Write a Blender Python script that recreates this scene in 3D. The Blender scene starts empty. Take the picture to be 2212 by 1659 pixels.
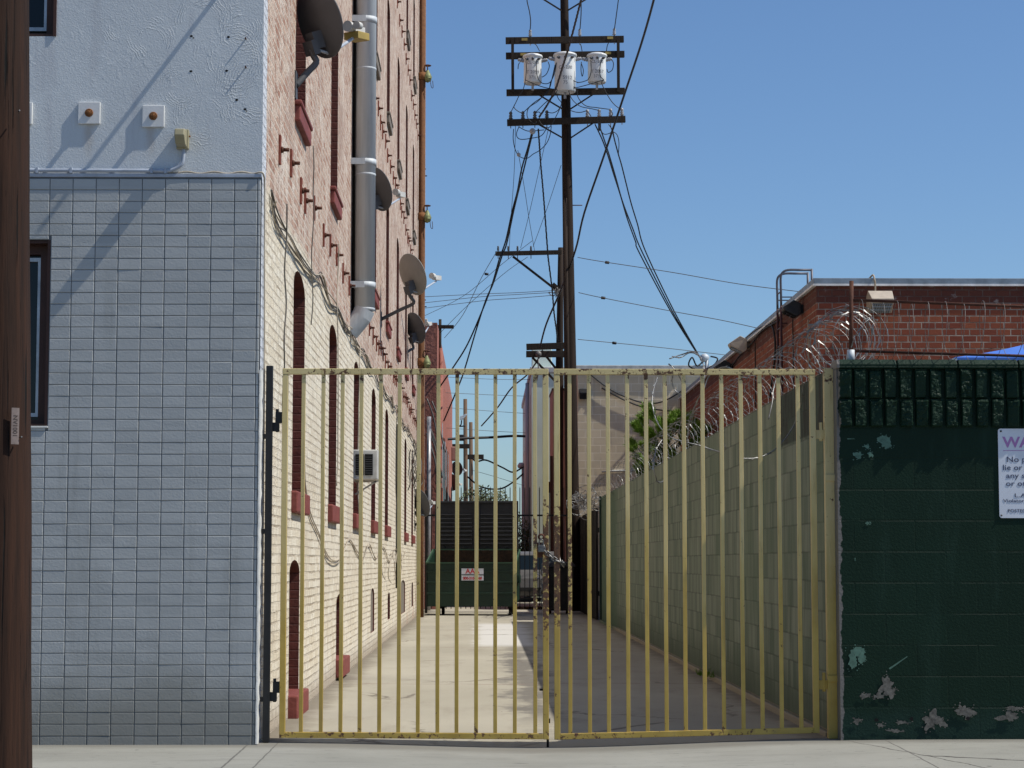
import bpy, bmesh, math, random
from mathutils import Vector, Matrix
random.seed(11)
S = bpy.context.scene
COL = S.collection
# ------------------------------------------------------------------ camera
# sizes below were measured on the photograph at 2212 x 1659
W, H, F = 2212.0, 1659.0, 4500.0
VX, VY = 1047.0, 1215.0
PITCH = math.atan((VY - H/2)/F)
YAW = math.atan((W/2 - VX)*math.cos(PITCH)/F)
CZ = 1.18
CAM = Vector((0, 0, CZ))
fw = Vector((math.sin(YAW)*math.cos(PITCH), math.cos(YAW)*math.cos(PITCH), math.sin(PITCH)))
rt = Vector((math.cos(YAW), -math.sin(YAW), 0))
up = rt.cross(fw)
def ray(px, py):
    return fw + rt*((px-W/2)/F) + up*((H/2-py)/F)
def onY(px, py, Y):
    d = ray(px, py); return CAM + d*(Y/d.y)
def onX(px, py, X):
    d = ray(px, py); return CAM + d*(X/d.x)
def onZ(px, py, Z):
    d = ray(px, py); return CAM + d*((Z-CZ)/d.z)
cd = bpy.data.cameras.new("camera"); co = bpy.data.objects.new("camera", cd); COL.objects.link(co)
cd.sensor_fit = 'HORIZONTAL'; cd.sensor_width = 36; cd.lens = 36*F/W
cd.clip_start = .1; cd.clip_end = 3000
co.matrix_world = Matrix(((rt.x, up.x, -fw.x, 0), (rt.y, up.y, -fw.y, 0), (rt.z, up.z, -fw.z, CZ), (0, 0, 0, 1)))
S.camera = co
# ------------------------------------------------------------------ light
SUN = Vector((1, -.18, 1.38)).normalized()
ld = bpy.data.lights.new("sun", 'SUN'); lo = bpy.data.objects.new("sun", ld); COL.objects.link(lo)
ld.energy = 4.9; ld.angle = math.radians(.53); ld.color = (1, .955, .86)
lo.rotation_euler = SUN.to_track_quat('Z', 'Y').to_euler(); lo.location = (20, 0, 30)
w = bpy.data.worlds.new("World"); S.world = w; w.use_nodes = True
wt = w.node_tree; wt.nodes.clear()
sky = wt.nodes.new('ShaderNodeTexSky'); sky.sky_type = 'NISHITA'; sky.sun_disc = False
sky.sun_elevation = math.asin(SUN.z); sky.sun_rotation = math.atan2(SUN.x, SUN.y)
sky.air_density = 1.0; sky.dust_density = .6; sky.ozone_density = 2.0; sky.altitude = 100
bg = wt.nodes.new('ShaderNodeBackground'); bg.inputs[1].default_value = .085
wo = wt.nodes.new('ShaderNodeOutputWorld')
tint = wt.nodes.new('ShaderNodeMix'); tint.data_type = 'RGBA'; tint.blend_type = 'MULTIPLY'; tint.inputs[0].default_value = 1; tint.inputs[7].default_value = (.89, 1.11, 1.36, 1)
wt.links.new(sky.outputs[0], tint.inputs[6]); wt.links.new(tint.outputs[2], bg.inputs[0]); wt.links.new(bg.outputs[0], wo.inputs[0])
S.view_settings.view_transform = 'Standard'; S.view_settings.look = 'None'
S.view_settings.exposure = 0; S.view_settings.gamma = 1
S.cycles.max_bounces = 6; S.cycles.use_denoising = True

# ------------------------------------------------------------------ materials
class NT:
    def __init__(s, name, rough=.8, metal=0., spec=.4):
        s.m = bpy.data.materials.new(name); s.m.use_nodes = True
        s.t = s.m.node_tree; s.b = s.t.nodes['Principled BSDF']
        s.b.inputs['Roughness'].default_value = rough
        s.b.inputs['Metallic'].default_value = metal
        s.b.inputs['Specular IOR Level'].default_value = spec
        g = s.t.nodes.new('ShaderNodeNewGeometry'); s.P = g.outputs['Position']; s.Nn = g.outputs['Normal']
        x = s.t.nodes.new('ShaderNodeSeparateXYZ'); s.t.links.new(s.P, x.inputs[0])
        s.x, s.y, s.z = x.outputs
    def put(s, sock, v):
        if hasattr(v, 'links') or isinstance(v, bpy.types.NodeSocket): s.t.links.new(v, sock)
        elif isinstance(v, (tuple, list)) and len(v) == 3 and sock.type == 'RGBA': sock.default_value = (*v, 1)
        else: sock.default_value = v
    def math(s, op, a, b=0., clamp=False):
        n = s.t.nodes.new('ShaderNodeMath'); n.operation = op; n.use_clamp = clamp
        s.put(n.inputs[0], a); s.put(n.inputs[1], b); return n.outputs[0]
    def vec(s, a, b, c=0.):
        n = s.t.nodes.new('ShaderNodeCombineXYZ')
        for i, v in enumerate((a, b, c)): s.put(n.inputs[i], v)
        return n.outputs[0]
    def scalev(s, v, sc):
        n = s.t.nodes.new('ShaderNodeVectorMath'); n.operation = 'MULTIPLY'
        s.put(n.inputs[0], v); n.inputs[1].default_value = sc; return n.outputs[0]
    def noise(s, scale=5., vec=None, detail=4., rough=.6, dist=0.):
        n = s.t.nodes.new('ShaderNodeTexNoise')
        s.put(n.inputs['Vector'], s.P if vec is None else vec)
        n.inputs['Scale'].default_value = scale; n.inputs['Detail'].default_value = detail
        n.inputs['Roughness'].default_value = rough; n.inputs['Distortion'].default_value = dist
        return n.outputs['Fac']
    def voro(s, scale=5., vec=None, feature='F1', out='Distance'):
        n = s.t.nodes.new('ShaderNodeTexVoronoi'); n.feature = feature
        s.put(n.inputs['Vector'], s.P if vec is None else vec); n.inputs['Scale'].default_value = scale
        return n.outputs[out]
    def step(s, v, lo, hi):
        n = s.t.nodes.new('ShaderNodeMapRange'); n.interpolation_type = 'SMOOTHSTEP'
        s.put(n.inputs[0], v); n.inputs[1].default_value = lo; n.inputs[2].default_value = hi
        return n.outputs[0]
    def mix(s, f, a, b, mode='MIX'):
        n = s.t.nodes.new('ShaderNodeMix'); n.data_type = 'RGBA'; n.blend_type = mode
        s.put(n.inputs[0], f); s.put(n.inputs[6], a); s.put(n.inputs[7], b); return n.outputs[2]
    def ramp(s, f, stops):
        n = s.t.nodes.new('ShaderNodeValToRGB'); e = n.color_ramp.elements
        while len(e) < len(stops): e.new(.5)
        for i, (p, c) in enumerate(stops): e[i].position = p; e[i].color = (*c, 1)
        s.put(n.inputs[0], f); return n.outputs[0]
    def brick(s, vec, c1, c2, cm, bw, rh, mort=.01, off=.5, smooth=.1, bias=0.):
        n = s.t.nodes.new('ShaderNodeTexBrick'); s.put(n.inputs['Vector'], vec)
        s.put(n.inputs['Color1'], c1); s.put(n.inputs['Color2'], c2); s.put(n.inputs['Mortar'], cm)
        n.inputs['Scale'].default_value = 1; n.inputs['Mortar Size'].default_value = mort
        n.inputs['Mortar Smooth'].default_value = smooth; n.inputs['Bias'].default_value = bias
        n.inputs['Brick Width'].default_value = bw; n.inputs['Row Height'].default_value = rh; n.offset = off
        return n.outputs['Color'], n.outputs['Fac']
    def bump(s, h, strength=.5, dist=.01, base=None):
        n = s.t.nodes.new('ShaderNodeBump'); s.put(n.inputs['Height'], h)
        n.inputs['Strength'].default_value = strength; n.inputs['Distance'].default_value = dist
        if base is not None: s.put(n.inputs['Normal'], base)
        s.t.links.new(n.outputs[0], s.b.inputs['Normal']); return n.outputs[0]
    def col(s, c): s.put(s.b.inputs['Base Color'], c); return s.m
    def rgh(s, c): s.put(s.b.inputs['Roughness'], c)

def plain(name, c, rough=.7, metal=0., var=.25, scale=6., spec=.4, bump=0.):
    n = NT(name, rough, metal, spec)
    f = n.noise(scale, detail=5)
    d = tuple(x*(1-var) for x in c); l = tuple(min(1, x*(1+var)) for x in c)
    n.col(n.ramp(f, [(.3, d), (.7, l)]))
    if bump: n.bump(n.noise(scale*12), bump, .004)
    return n.m
def streaky(name, c1, c2, rough=.7, vs=(14, 14, 1.2), bump=.3, metal=0.):
    n = NT(name, rough, metal)
    v = n.scalev(n.P, vs); f = n.noise(1., v, 6, .65)
    n.col(n.ramp(f, [(.3, c1), (.7, c2)]))
    n.bump(f, bump, .01); return n.m

def mk_sidewalk():
    n = NT("sidewalk_concrete", .9, 0, .25)
    base = n.ramp(n.noise(.9, detail=6), [(.3, (.235, .232, .205)), (.7, (.305, .30, .268))])
    base = n.mix(n.step(n.noise(40, n.scalev(n.P, (.5, 1, 1)), 5, .75), .55, .75), base, (.22, .215, .19))
    # long trowel and traffic marks
    base = n.mix(n.math('MULTIPLY', n.step(n.noise(3, n.scalev(n.P, (.35, 1.6, 1)), 6, .7), .52, .72), .55), base, (.185, .178, .16))
    base = n.mix(n.step(n.noise(23, n.scalev(n.P, (.3, 1.2, 1)), 3, .6), .66, .72), base, (.11, .105, .10))
    wob = n.math('MULTIPLY', n.math('SUBTRACT', n.noise(5, detail=5), .5), .07)
    xs = n.math('ADD', n.x, wob)
    for c, wd in ((-1.545, .006), (-1.36, .0045), (2.62, .005), (-4.6, .006), (5.5, .006)):
        base = n.mix(n.step(n.math('ABSOLUTE', n.math('SUBTRACT', n.math('ADD', n.x, n.math('MULTIPLY', wob, .25)), c)), wd*1.6, wd*.5), base, (.12, .115, .105))
    # crack running out from the corner of the green wall
    ln = n.math('SUBTRACT', n.math('ADD', n.math('MULTIPLY', n.math('SUBTRACT', 13.62, n.y), .33), 2.40), xs)
    ck = n.step(n.math('ABSOLUTE', ln), .011, .003)
    base = n.mix(n.math('MULTIPLY', ck, n.step(n.x, 2.3, 2.4)), base, (.07, .065, .06))
    l2 = n.math('SUBTRACT', n.y, n.math('ADD', n.math('MULTIPLY', n.math('SUBTRACT', n.x, 2.7), -.55), n.math('ADD', 12.75, n.math('MULTIPLY', wob, 3.))))
    c2 = n.math('MULTIPLY', n.step(n.math('ABSOLUTE', l2), .03, .008), n.step(n.x, 2.62, 2.72))
    base = n.mix(n.math('MULTIPLY', c2, n.step(n.x, 3.7, 3.5)), base, (.06, .055, .05))
    base = n.mix(n.math('MULTIPLY', n.step(n.voro(2.6), .055, .035), n.step(n.noise(1.7), .5, .55)), base, (.09, .085, .08))
    base = n.mix(n.math('MULTIPLY', n.step(n.noise(.7, n.scalev(n.P, (.6, 2, 1)), 6, .7), .50, .66), .45), base, (.19, .185, .165))
    # grime along the wall foot
    base = n.mix(n.math('MULTIPLY', n.step(n.math('ADD', n.y, n.math('MULTIPLY', wob, 2)), 13.45, 13.72), .7), base, (.15, .14, .12))
    n.bump(n.noise(90, detail=4), .35, .006)
    return n.col(base)
def mk_alley():
    n = NT("alley_concrete", .9, 0, .2)
    base = n.ramp(n.noise(.6, n.scalev(n.P, (1, .5, 1)), 6, .6), [(.3, (.31, .285, .228)), (.7, (.395, .365, .298))])
    base = n.mix(n.math('MULTIPLY', n.step(n.noise(2.2, n.scalev(n.P, (1, .25, 1)), 6, .7), .5, .75), .55), base, (.225, .195, .155))
    base = n.mix(n.step(n.noise(30, detail=4, rough=.75), .58, .72), base, (.29, .26, .215))
    # oil and water stains beside the centre
    d = n.math('ADD', n.math('ABSOLUTE', n.math('SUBTRACT', n.x, .42)), n.math('MULTIPLY', n.math('SUBTRACT', n.noise(1.3, n.scalev(n.P, (1, .6, 1)), 6, .7), .5), 1.3))
    stain = n.math('MULTIPLY', n.step(d, .30, .08), n.math('MULTIPLY', n.step(n.y, 15.0, 17.), n.step(n.y, 33, 26)))
    base = n.mix(n.math('MULTIPLY', stain, .8), base, (.12, .11, .10))
    # pale cement patch by the far fence
    pt = n.math('MULTIPLY', n.step(n.math('ABSOLUTE', n.math('SUBTRACT', n.math('ADD', n.x, n.math('MULTIPLY', n.noise(2.), .5)), .55)), .55, .3), n.math('MULTIPLY', n.step(n.y, 29, 30.5), n.step(n.y, 41.5, 39.5)))
    base = n.mix(n.math('MULTIPLY', pt, .8), base, (.56, .55, .53))
    for c in (20.5, 29.3, 36.7):
        k = n.math('SUBTRACT', n.math('ADD', n.y, n.math('MULTIPLY', n.noise(1.2), .8)), c+.4)
        base = n.mix(n.math('MULTIPLY', n.step(n.math('ABSOLUTE', k), .05, .015), .7), base, (.22, .17, .14))
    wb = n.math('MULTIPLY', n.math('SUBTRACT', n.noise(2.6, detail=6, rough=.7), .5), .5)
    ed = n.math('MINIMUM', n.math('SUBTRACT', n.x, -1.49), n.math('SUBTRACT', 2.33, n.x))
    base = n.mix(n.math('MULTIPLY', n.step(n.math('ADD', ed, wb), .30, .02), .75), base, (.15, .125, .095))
    vd = n.voro(.42, n.vec(n.math('ADD', n.x, wb), n.math('ADD', n.math('MULTIPLY', n.y, .55), wb), 0), 'DISTANCE_TO_EDGE')
    base = n.mix(n.math('MULTIPLY', n.step(vd, .010, .003), n.math('MULTIPLY', n.step(n.noise(.5, detail=3), .48, .58), .75)), base, (.12, .10, .08))
    base = n.mix(n.step(n.noise(17, n.scalev(n.P, (1, .6, 1)), 3, .6), .70, .74), base, (.20, .175, .145))
    n.bump(n.noise(60, detail=4), .3, .006)
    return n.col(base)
def mk_tile():
    n = NT("grey_tile", .42, 0, .5)
    cell, _ = n.brick(n.vec(n.math('ADD', n.x, 1.519+20*.1535), n.math('ADD', n.z, 0.0), 0), (.335, .345, .345), (.435, .445, .44), (.3, .3, .3), .1535, .0766, 0., 0., 0.)
    base = n.mix(.5, cell, n.ramp(n.noise(.8, detail=4), [(.3, (.34, .35, .345)), (.7, (.43, .44, .435))]))
    base = n.mix(n.math('MULTIPLY', n.step(n.math('ADD', n.z, n.math('MULTIPLY', n.noise(1.5, detail=5), -.8)), .25, -.25), .8), base, (.20, .195, .17))
    base = n.mix(n.math('MULTIPLY', n.step(n.noise(1., n.scalev(n.P, (6, 1, .5)), 5, .65), .55, .75), .5), base, (.26, .265, .255))
    base = n.mix(n.math('MULTIPLY', n.step(n.noise(.55, detail=6, rough=.7), .52, .68), .4), base, (.28, .29, .285))
    n.bump(n.math('ADD', n.noise(62, detail=3, rough=.6), n.math('MULTIPLY', n.voro(95, feature='SMOOTH_F1'), .5)), .42, .0032)
    return n.col(base)
def mk_stucco():
    n = NT("blue_grey_stucco", .85, 0, .3)
    base = n.ramp(n.noise(1.1, detail=5), [(.3, (.53, .56, .58)), (.7, (.61, .64, .655))])
    base = n.mix(n.math('MULTIPLY', n.step(n.noise(2.5, n.scalev(n.P, (3, 1, .5)), 5), .55, .75), .4), base, (.42, .42, .445))
    # rust runs below the anchor plates
    for cx in (-2.235, -2.65):
        r = n.math('MULTIPLY', n.step(n.math('ABSOLUTE', n.math('SUBTRACT', n.math('ADD', n.x, n.math('MULTIPLY', n.noise(9), .06)), cx+.03)), .05, .0), n.math('MULTIPLY', n.step(n.z, 3.8, 4.05), n.step(n.z, 4.3, 4.1)))
        base = n.mix(n.math('MULTIPLY', r, .35), base, (.36, .25, .15))
    # trowel arcs: rings round scattered centres
    vd = n.t.nodes.new('ShaderNodeTexVoronoi'); n.put(vd.inputs['Vector'], n.vec(n.x, n.z, 0)); vd.inputs['Scale'].default_value = 1.15
    rings = n.math('SINE', n.math('ADD', n.math('MULTIPLY', vd.outputs['Distance'], 85.), n.math('MULTIPLY', n.noise(14, detail=5), 13.)))
    msk = n.step(n.noise(2.1, detail=3), .47, .62)
    msk = n.math('MULTIPLY', msk, n.step(n.z, 3.9, 4.4))
    arcs = n.math('MULTIPLY', n.math('MULTIPLY', n.step(rings, .3, 1.), msk), n.math('MULTIPLY', n.step(n.noise(9, detail=4), .42, .62), .45))
    wob = n.math('MULTIPLY', n.math('SUBTRACT', n.noise(4.5, detail=5), .5), .15)
    for (px, py, r0, r1, sd) in ((500, 130, 38, 92, 1.), (520, 60, 10, 60, 2.), (440, 40, 20, 70, 3.), (560, 190, 40, 110, 4.), (330, 90, 20, 60, 5.), (440, 250, 25, 75, 6.), (260, 60, 15, 50, 7.), (390, 190, 20, 55, 8.)):
        c = onY(px, py, 13.77); s_ = 1/326.
        dx_ = n.math('SUBTRACT', n.x, c.x); dz_ = n.math('SUBTRACT', n.z, c.z)
        dd = n.math('ADD', n.math('SQRT', n.math('ADD', n.math('MULTIPLY', dx_, dx_), n.math('MULTIPLY', dz_, dz_))), wob)
        win = n.math('MULTIPLY', n.step(dd, r0*s_, r0*s_+.03), n.step(dd, r1*s_, r1*s_-.05))
        win = n.math('MULTIPLY', win, n.step(n.noise(4.2, n.vec(n.math('ADD', n.x, sd*3.3), n.z, sd), 3, .6), .47, .60))
        arcs = n.math('ADD', arcs, n.math('MULTIPLY', n.math('MULTIPLY', n.step(n.math('SINE', n.math('MULTIPLY', dd, 270.+sd*12)), .25, 1.), win), 1.3))
    grit = n.noise(85, detail=4, rough=.7)
    n.bump(n.math('ADD', n.math('ADD', arcs, grit), n.math('MULTIPLY', n.noise(7, detail=4), .8)), .55, .0065)
    return n.col(base)
def mk_sidebrick():
    n = NT("painted_and_bare_brick", .9, 0, .2)
    bv = n.vec(n.math('ADD', n.y, n.math('MULTIPLY', n.math('SUBTRACT', n.noise(7, detail=3), .5), .06)), n.math('ADD', n.z, n.math('MULTIPLY', n.math('SUBTRACT', n.noise(1., n.scalev(n.P, (3, 3, 9)), 4, .7), .5), .030)), 0)
    # bare pink brick with pale efflorescence
    c, f = n.brick(bv, (.33, .165, .115), (.54, .385, .30), (.58, .50, .42), .215, .0685, .010, .5, .25)
    jit = n.noise(1., n.scalev(n.P, (1, 5, 7)), 5, .75)
    up_ = n.mix(n.math('MULTIPLY', n.step(jit, .46, .60), .9), c, (.60, .49, .405))
    up_ = n.mix(n.math('MULTIPLY', n.step(n.noise(1., n.scalev(n.P, (1, 4, 3)), 6, .75), .53, .62), .75), up_, (.70, .63, .555))
    up_ = n.mix(n.math('MULTIPLY', n.step(n.noise(1., n.scalev(n.P, (3, 5.3, 6)), 6, .75), .57, .64), .8), up_, (.27, .15, .11))
    up_ = n.mix(n.math('MULTIPLY', n.step(n.noise(.8, detail=6, rough=.7), .50, .64), .65), up_, (.38, .27, .22))
    # cream paint
    c2, f2 = n.brick(bv, (.78, .72, .60), (.68, .60, .465), n.ramp(n.noise(1.6, n.scalev(n.P, (1, 1, 2.2)), 5, .7), [(.38, (.36, .29, .21)), (.62, (.70, .635, .52))]), .215, .0685, .009, .5, .3)
    lo_ = n.mix(n.math('MULTIPLY', n.step(n.noise(.9, detail=5), .5, .72), .5), c2, (.56, .48, .36))
    lo_ = n.mix(n.math('MULTIPLY', n.step(n.noise(1., n.scalev(n.P, (1, 4, 2.5)), 6, .75), .55, .66), .55), lo_, (.50, .44, .36))
    lo_ = n.mix(n.math('MULTIPLY', n.step(n.noise(1., n.scalev(n.P, (2, 5, 7)), 5, .75), .60, .66), .6), lo_, (.40, .31, .23))
    lo_ = n.mix(n.math('MULTIPLY', n.step(n.math('ADD', n.z, n.math('MULTIPLY', n.noise(1.2, detail=5), .9)), 1.0, .35), .55), lo_, (.74, .715, .67))
    lo_ = n.mix(n.math('MULTIPLY', n.step(n.noise(1., n.scalev(n.P, (1, 8, 2.2)), 6, .72), .56, .68), .6), lo_, (.46, .385, .285))
    lo_ = n.mix(n.step(n.noise(38, detail=4, rough=.7), .68, .74), lo_, (.45, .33, .25))
    lo_ = n.mix(n.math('MULTIPLY', n.step(n.math('SUBTRACT', n.z, n.math('MULTIPLY', n.noise(6, detail=4), .3)), .1, -.12), .85), lo_, (.40, .34, .27))
    zz = n.math('ADD', n.z, n.math('MULTIPLY', n.math('SUBTRACT', n.noise(.8, detail=6, rough=.65), .5), .55))
    m = n.step(zz, 3.68, 3.76)
    base = n.mix(m, lo_, up_)
    # bare bricks showing low at the far end
    fr = n.math('MULTIPLY', n.step(n.y, 36, 43), n.math('MULTIPLY', n.step(n.z, 1.1, .5), n.step(n.noise(3, detail=4), .5, .6)))
    base = n.mix(fr, base, c)
    # grey paint carried round the corner from the front
    pe = n.step(n.math('ADD', n.y, n.math('MULTIPLY', n.math('SUBTRACT', n.noise(7, detail=4), .5), .10)), 14.03, 14.0)
    base = n.mix(pe, base, n.mix(f2, (.58, .61, .66), (.42, .44, .48)))
    fj = n.math('ADD', n.math('MULTIPLY', f, -1.), n.math('MULTIPLY', n.noise(60, detail=4), .6))
    n.bump(fj, .9, .026)
    return n.col(base)
def mk_reveal():
    n = NT("dark_red_paint_brick", .75, 0, .3)
    f0 = n.math('ABSOLUTE', n.math('SUBTRACT', n.math('FRACT', n.math('DIVIDE', n.z, .0685)), .5))
    j = n.step(f0, .40, .47)
    base = n.ramp(n.noise(9, detail=5), [(.3, (.10, .030, .024)), (.7, (.17, .052, .038))])
    n.bump(n.math('ADD', n.math('MULTIPLY', j, -1), n.math('MULTIPLY', n.noise(40), .5)), .7, .012)
    return n.col(n.mix(n.math('MULTIPLY', j, .6), base, (.09, .03, .025)))
def mk_red():
    n = NT("red_painted_stone", .7, 0, .3)
    base = n.ramp(n.noise(12, detail=5), [(.3, (.16, .040, .035)), (.7, (.235, .068, .056))])
    base = n.mix(n.step(n.noise(30, n.scalev(n.P, (1, 1, .2)), 4), .64, .70), base, (.09, .035, .03))
    n.bump(n.noise(30, detail=4), .4, .01)
    return n.col(base)
def mk_gate():
    n = NT("yellow_gate_paint", .5, 0, .45)
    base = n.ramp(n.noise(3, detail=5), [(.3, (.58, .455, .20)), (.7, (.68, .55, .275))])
    # paler yellow above, deeper uneven ochre below
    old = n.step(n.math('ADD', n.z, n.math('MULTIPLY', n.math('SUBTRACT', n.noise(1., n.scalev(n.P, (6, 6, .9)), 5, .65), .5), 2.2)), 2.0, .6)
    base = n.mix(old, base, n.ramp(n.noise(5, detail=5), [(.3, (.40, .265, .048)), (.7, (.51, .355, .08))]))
    base = n.mix(n.math('MULTIPLY', n.step(n.noise(1., n.scalev(n.P, (30, 30, 2.2)), 5, .7), .56, .70), .55), base, (.30, .21, .075))
    # heavier rust in the worn strip near the lock and along the feet
    ctr = n.step(n.math('ABSOLUTE', n.math('SUBTRACT', n.x, .46)), .30, .04)
    mid = n.math('MULTIPLY', n.step(n.z, .55, .95), n.step(n.z, 1.75, 1.3))
    th = n.math('ADD', n.math('MULTIPLY', n.math('MULTIPLY', ctr, mid), .26), n.math('MULTIPLY', n.step(n.z, .13, .04), .10))
    th = n.math('ADD', th, n.math('MULTIPLY', n.step(n.z, 2.33, 2.41), .12))
    rn = n.math('ADD', n.noise(24, detail=6, rough=.7), n.math('MULTIPLY', n.noise(1., n.scalev(n.P, (5, 5, 1.6)), 3), .25))
    rn = n.math('ADD', rn, th)
    base = n.mix(n.step(rn, .775, .825), base, n.ramp(n.noise(60), [(.3, (.045, .022, .012)), (.7, (.17, .075, .03))]))
    base = n.mix(n.math('MULTIPLY', n.step(n.noise(1., n.scalev(n.P, (7, 7, 1.1)), 4), .60, .72), .35), base, (.30, .21, .09))
    n.bump(n.math('ADD', n.noise(120, detail=3), n.math('MULTIPLY', n.step(rn, .76, .82), -1.2)), .35, .003)
    n.rgh(.55)
    return n.col(base)
def mk_green(name, dark=True):
    n = NT(name,   .55 if dark else .75, 0, .16 if dark else .25)
    u = n.x if dark else n.y
    bv = n.vec(n.math('ADD', u, .19 if dark else .1), n.math('SUBTRACT', n.z, 2.07-2.04), 0)
    if dark:
        c, f = n.brick(bv, (.0042, .0175, .0088), (.0056, .0215, .0110), (.0050, .0185, .0096), .404, .204, .006, .5, .3)
        base = n.mix(n.math('MULTIPLY', n.step(n.noise(1.3, detail=5), .45, .7), .6), c, (.0066, .026, .0145))
        base = n.mix(n.math('MULTIPLY', n.step(n.noise(1., n.scalev(n.P, (5, 1, .7)), 6, .7), .54, .72), .6), base, (.012, .033, .021))
        base = n.mix(n.math('MULTIPLY', n.step(n.math('ADD', n.z, n.math('MULTIPLY', n.noise(3), .3)), .42, .25), .6), base, (.014, .037, .028))
        base = n.mix(n.step(n.noise(45, detail=5, rough=.75), .70, .75), base, (.035, .055, .046))
        # unpainted end of the wall
        e = n.step(n.math('ADD', n.x, n.math('MULTIPLY', n.math('SUBTRACT', n.noise(14, detail=5), .5), .07)), 2.352, 2.346)
        base = n.mix(e, base, (.17, .155, .14))
        h = n.math('ADD', n.math('MULTIPLY', n.math('MULTIPLY', f, n.step(n.noise(2.2, detail=5, rough=.7), .35, .65)), -1.3), n.noise(60, detail=4))
        n.bump(h, .55, .006)
    else:
        c, f = n.brick(bv, (.104, .142, .105), (.168, .200, .155), (.040, .052, .040), .404, .204, .008, .5, .2)
        s2 = n.math('ABSOLUTE', n.math('SUBTRACT', n.math('FRACT', n.math('DIVIDE', n.math('ADD', n.y, .1), .1347)), .5))
        sc = n.math('MULTIPLY', n.step(s2, .475, .495), n.step(n.noise(3.3, detail=3), .42, .55))
        base = n.mix(n.math('MULTIPLY', sc, .55), c, (.075, .08, .06))
        cell, _ = n.brick(bv, (.068, .100, .072), (.24, .268, .215), (.1, .1, .1), .135, .204, 0, .5, 0)
        base = n.mix(.52, base, cell)
        base = n.mix(n.math('MULTIPLY', n.step(n.noise(1., n.scalev(n.P, (1, 9, .9)), 6, .7), .5, .68), .65), base, (.055, .088, .052))
        base = n.mix(n.math('MULTIPLY', n.step(n.noise(.6, detail=4), .5, .7), .5), base, (.080, .128, .075))
        # lower courses keep more of the dark green, with drips
        lw = n.step(n.math('ADD', n.z, n.math('MULTIPLY', n.noise(1., n.scalev(n.P, (1, 14, 1.5)), 4, .7), .5)), .75, .35)
        base = n.mix(n.math('MULTIPLY', lw, .75), base, (.05, .072, .048))
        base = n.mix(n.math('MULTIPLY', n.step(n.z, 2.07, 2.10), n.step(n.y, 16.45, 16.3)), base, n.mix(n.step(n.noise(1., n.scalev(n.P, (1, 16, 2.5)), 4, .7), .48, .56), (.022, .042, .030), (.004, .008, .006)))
        base = n.mix(n.math('MULTIPLY', n.step(n.z, .055, .045), .9), base, (.26, .22, .17))
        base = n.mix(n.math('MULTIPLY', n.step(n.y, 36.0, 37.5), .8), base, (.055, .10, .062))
        n.bump(n.math('ADD', n.math('MULTIPLY', n.math('MAXIMUM', f, sc), -1.), n.math('MULTIPLY', n.noise(80), .5)), .6, .008)
    return n.col(base)
def mk_redbrick():
    n = NT("red_brown_brick", .9, 0, .2)
    u = n.math('ADD', n.x, n.y)
    bv = n.vec(u, n.z, 0)
    c, f = n.brick(bv, (.185, .050, .032), (.265, .082, .044), (.34, .29, .25), .213, .1018, .010, .5, .35)
    base = n.mix(n.math('MULTIPLY', n.step(n.noise(5, n.scalev(n.P, (.5, .5, 1)), 4), .5, .7), .5), c, (.20, .055, .036))
    base = n.mix(n.math('MULTIPLY', f, 1.), base, n.ramp(n.noise(4, detail=4), [(.35, (.13, .08, .065)), (.65, (.40, .34, .29))]))
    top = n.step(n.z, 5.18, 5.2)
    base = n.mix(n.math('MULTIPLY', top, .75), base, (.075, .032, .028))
    base = n.mix(n.math('MULTIPLY', top, n.math('MULTIPLY', n.step(n.noise(6, detail=5), .6, .7), .6)), base, (.34, .31, .30))
    n.bump(n.math('ADD', n.math('MULTIPLY', f, -1.2), n.math('MULTIPLY', n.noise(50), .6)), .8, .012)
    return n.col(base)
def mk_cmu():
    n = NT("tan_block", .9, 0, .2)
    bv = n.vec(n.math('ADD', n.x, n.math('MULTIPLY', n.y, 1)), n.z, 0)
    c, f = n.brick(bv, (.62, .525, .37), (.70, .60, .435), (.78, .70, .56), .406, .203, .010, .5, .2)
    base = n.mix(n.math('MULTIPLY', n.step(n.noise(.8, n.scalev(n.P, (1, 1, .8)), 6, .65), .45, .72), .6), c, (.44, .395, .315))
    base = n.mix(n.math('MULTIPLY', n.step(n.noise(1., n.scalev(n.P, (5, 5, .5)), 4), .55, .7), .4), base, (.30, .275, .25))
    n.bump(n.math('MULTIPLY', f, -1), .4, .008)
    return n.col(base)
def mk_wood(name, a, b, cr=.02):
    n = NT(name, .85, 0, .25)
    v = n.scalev(n.P, (26, 26, 1.1)); f = n.noise(1., v, 7, .7)
    base = n.ramp(f, [(.25, a), (.75, b)])
    ck = n.step(n.noise(1., n.scalev(n.P, (40, 40, .55)), 4, .6), .60, .67)
    base = n.mix(ck, base, (cr*.35, cr*.3, cr*.25))
    base = n.mix(n.step(n.noise(34, n.scalev(n.P, (1, 1, .5)), 3), .73, .76), base, tuple(x*.4 for x in a))
    n.bump(n.math('ADD', f, n.math('MULTIPLY', ck, -1.5)), .7, .012)
    return n.col(base)
def mk_galv():
    n = NT("weathered_galvanised_steel", .6, .15, .3)
    f = n.noise(1., n.scalev(n.P, (14, 14, .9)), 5, .6)
    base = n.ramp(f, [(.3, (.40, .43, .455)), (.7, (.56, .595, .62))])
    base = n.mix(n.math('MULTIPLY', n.step(n.voro(26, feature='F1', out='Color'), .6, .8), .25), base, (.5, .52, .55))
    return n.col(base)
def mk_rust(name="rusty_iron", a=(.13, .055, .025), b=(.27, .12, .045)):
    n = NT(name, .85, 0, .25)
    n.col(n.ramp(n.noise(14, detail=6, rough=.7), [(.3, a), (.7, b)]))
    n.bump(n.noise(60, detail=4), .5, .005); return n.m
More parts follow.
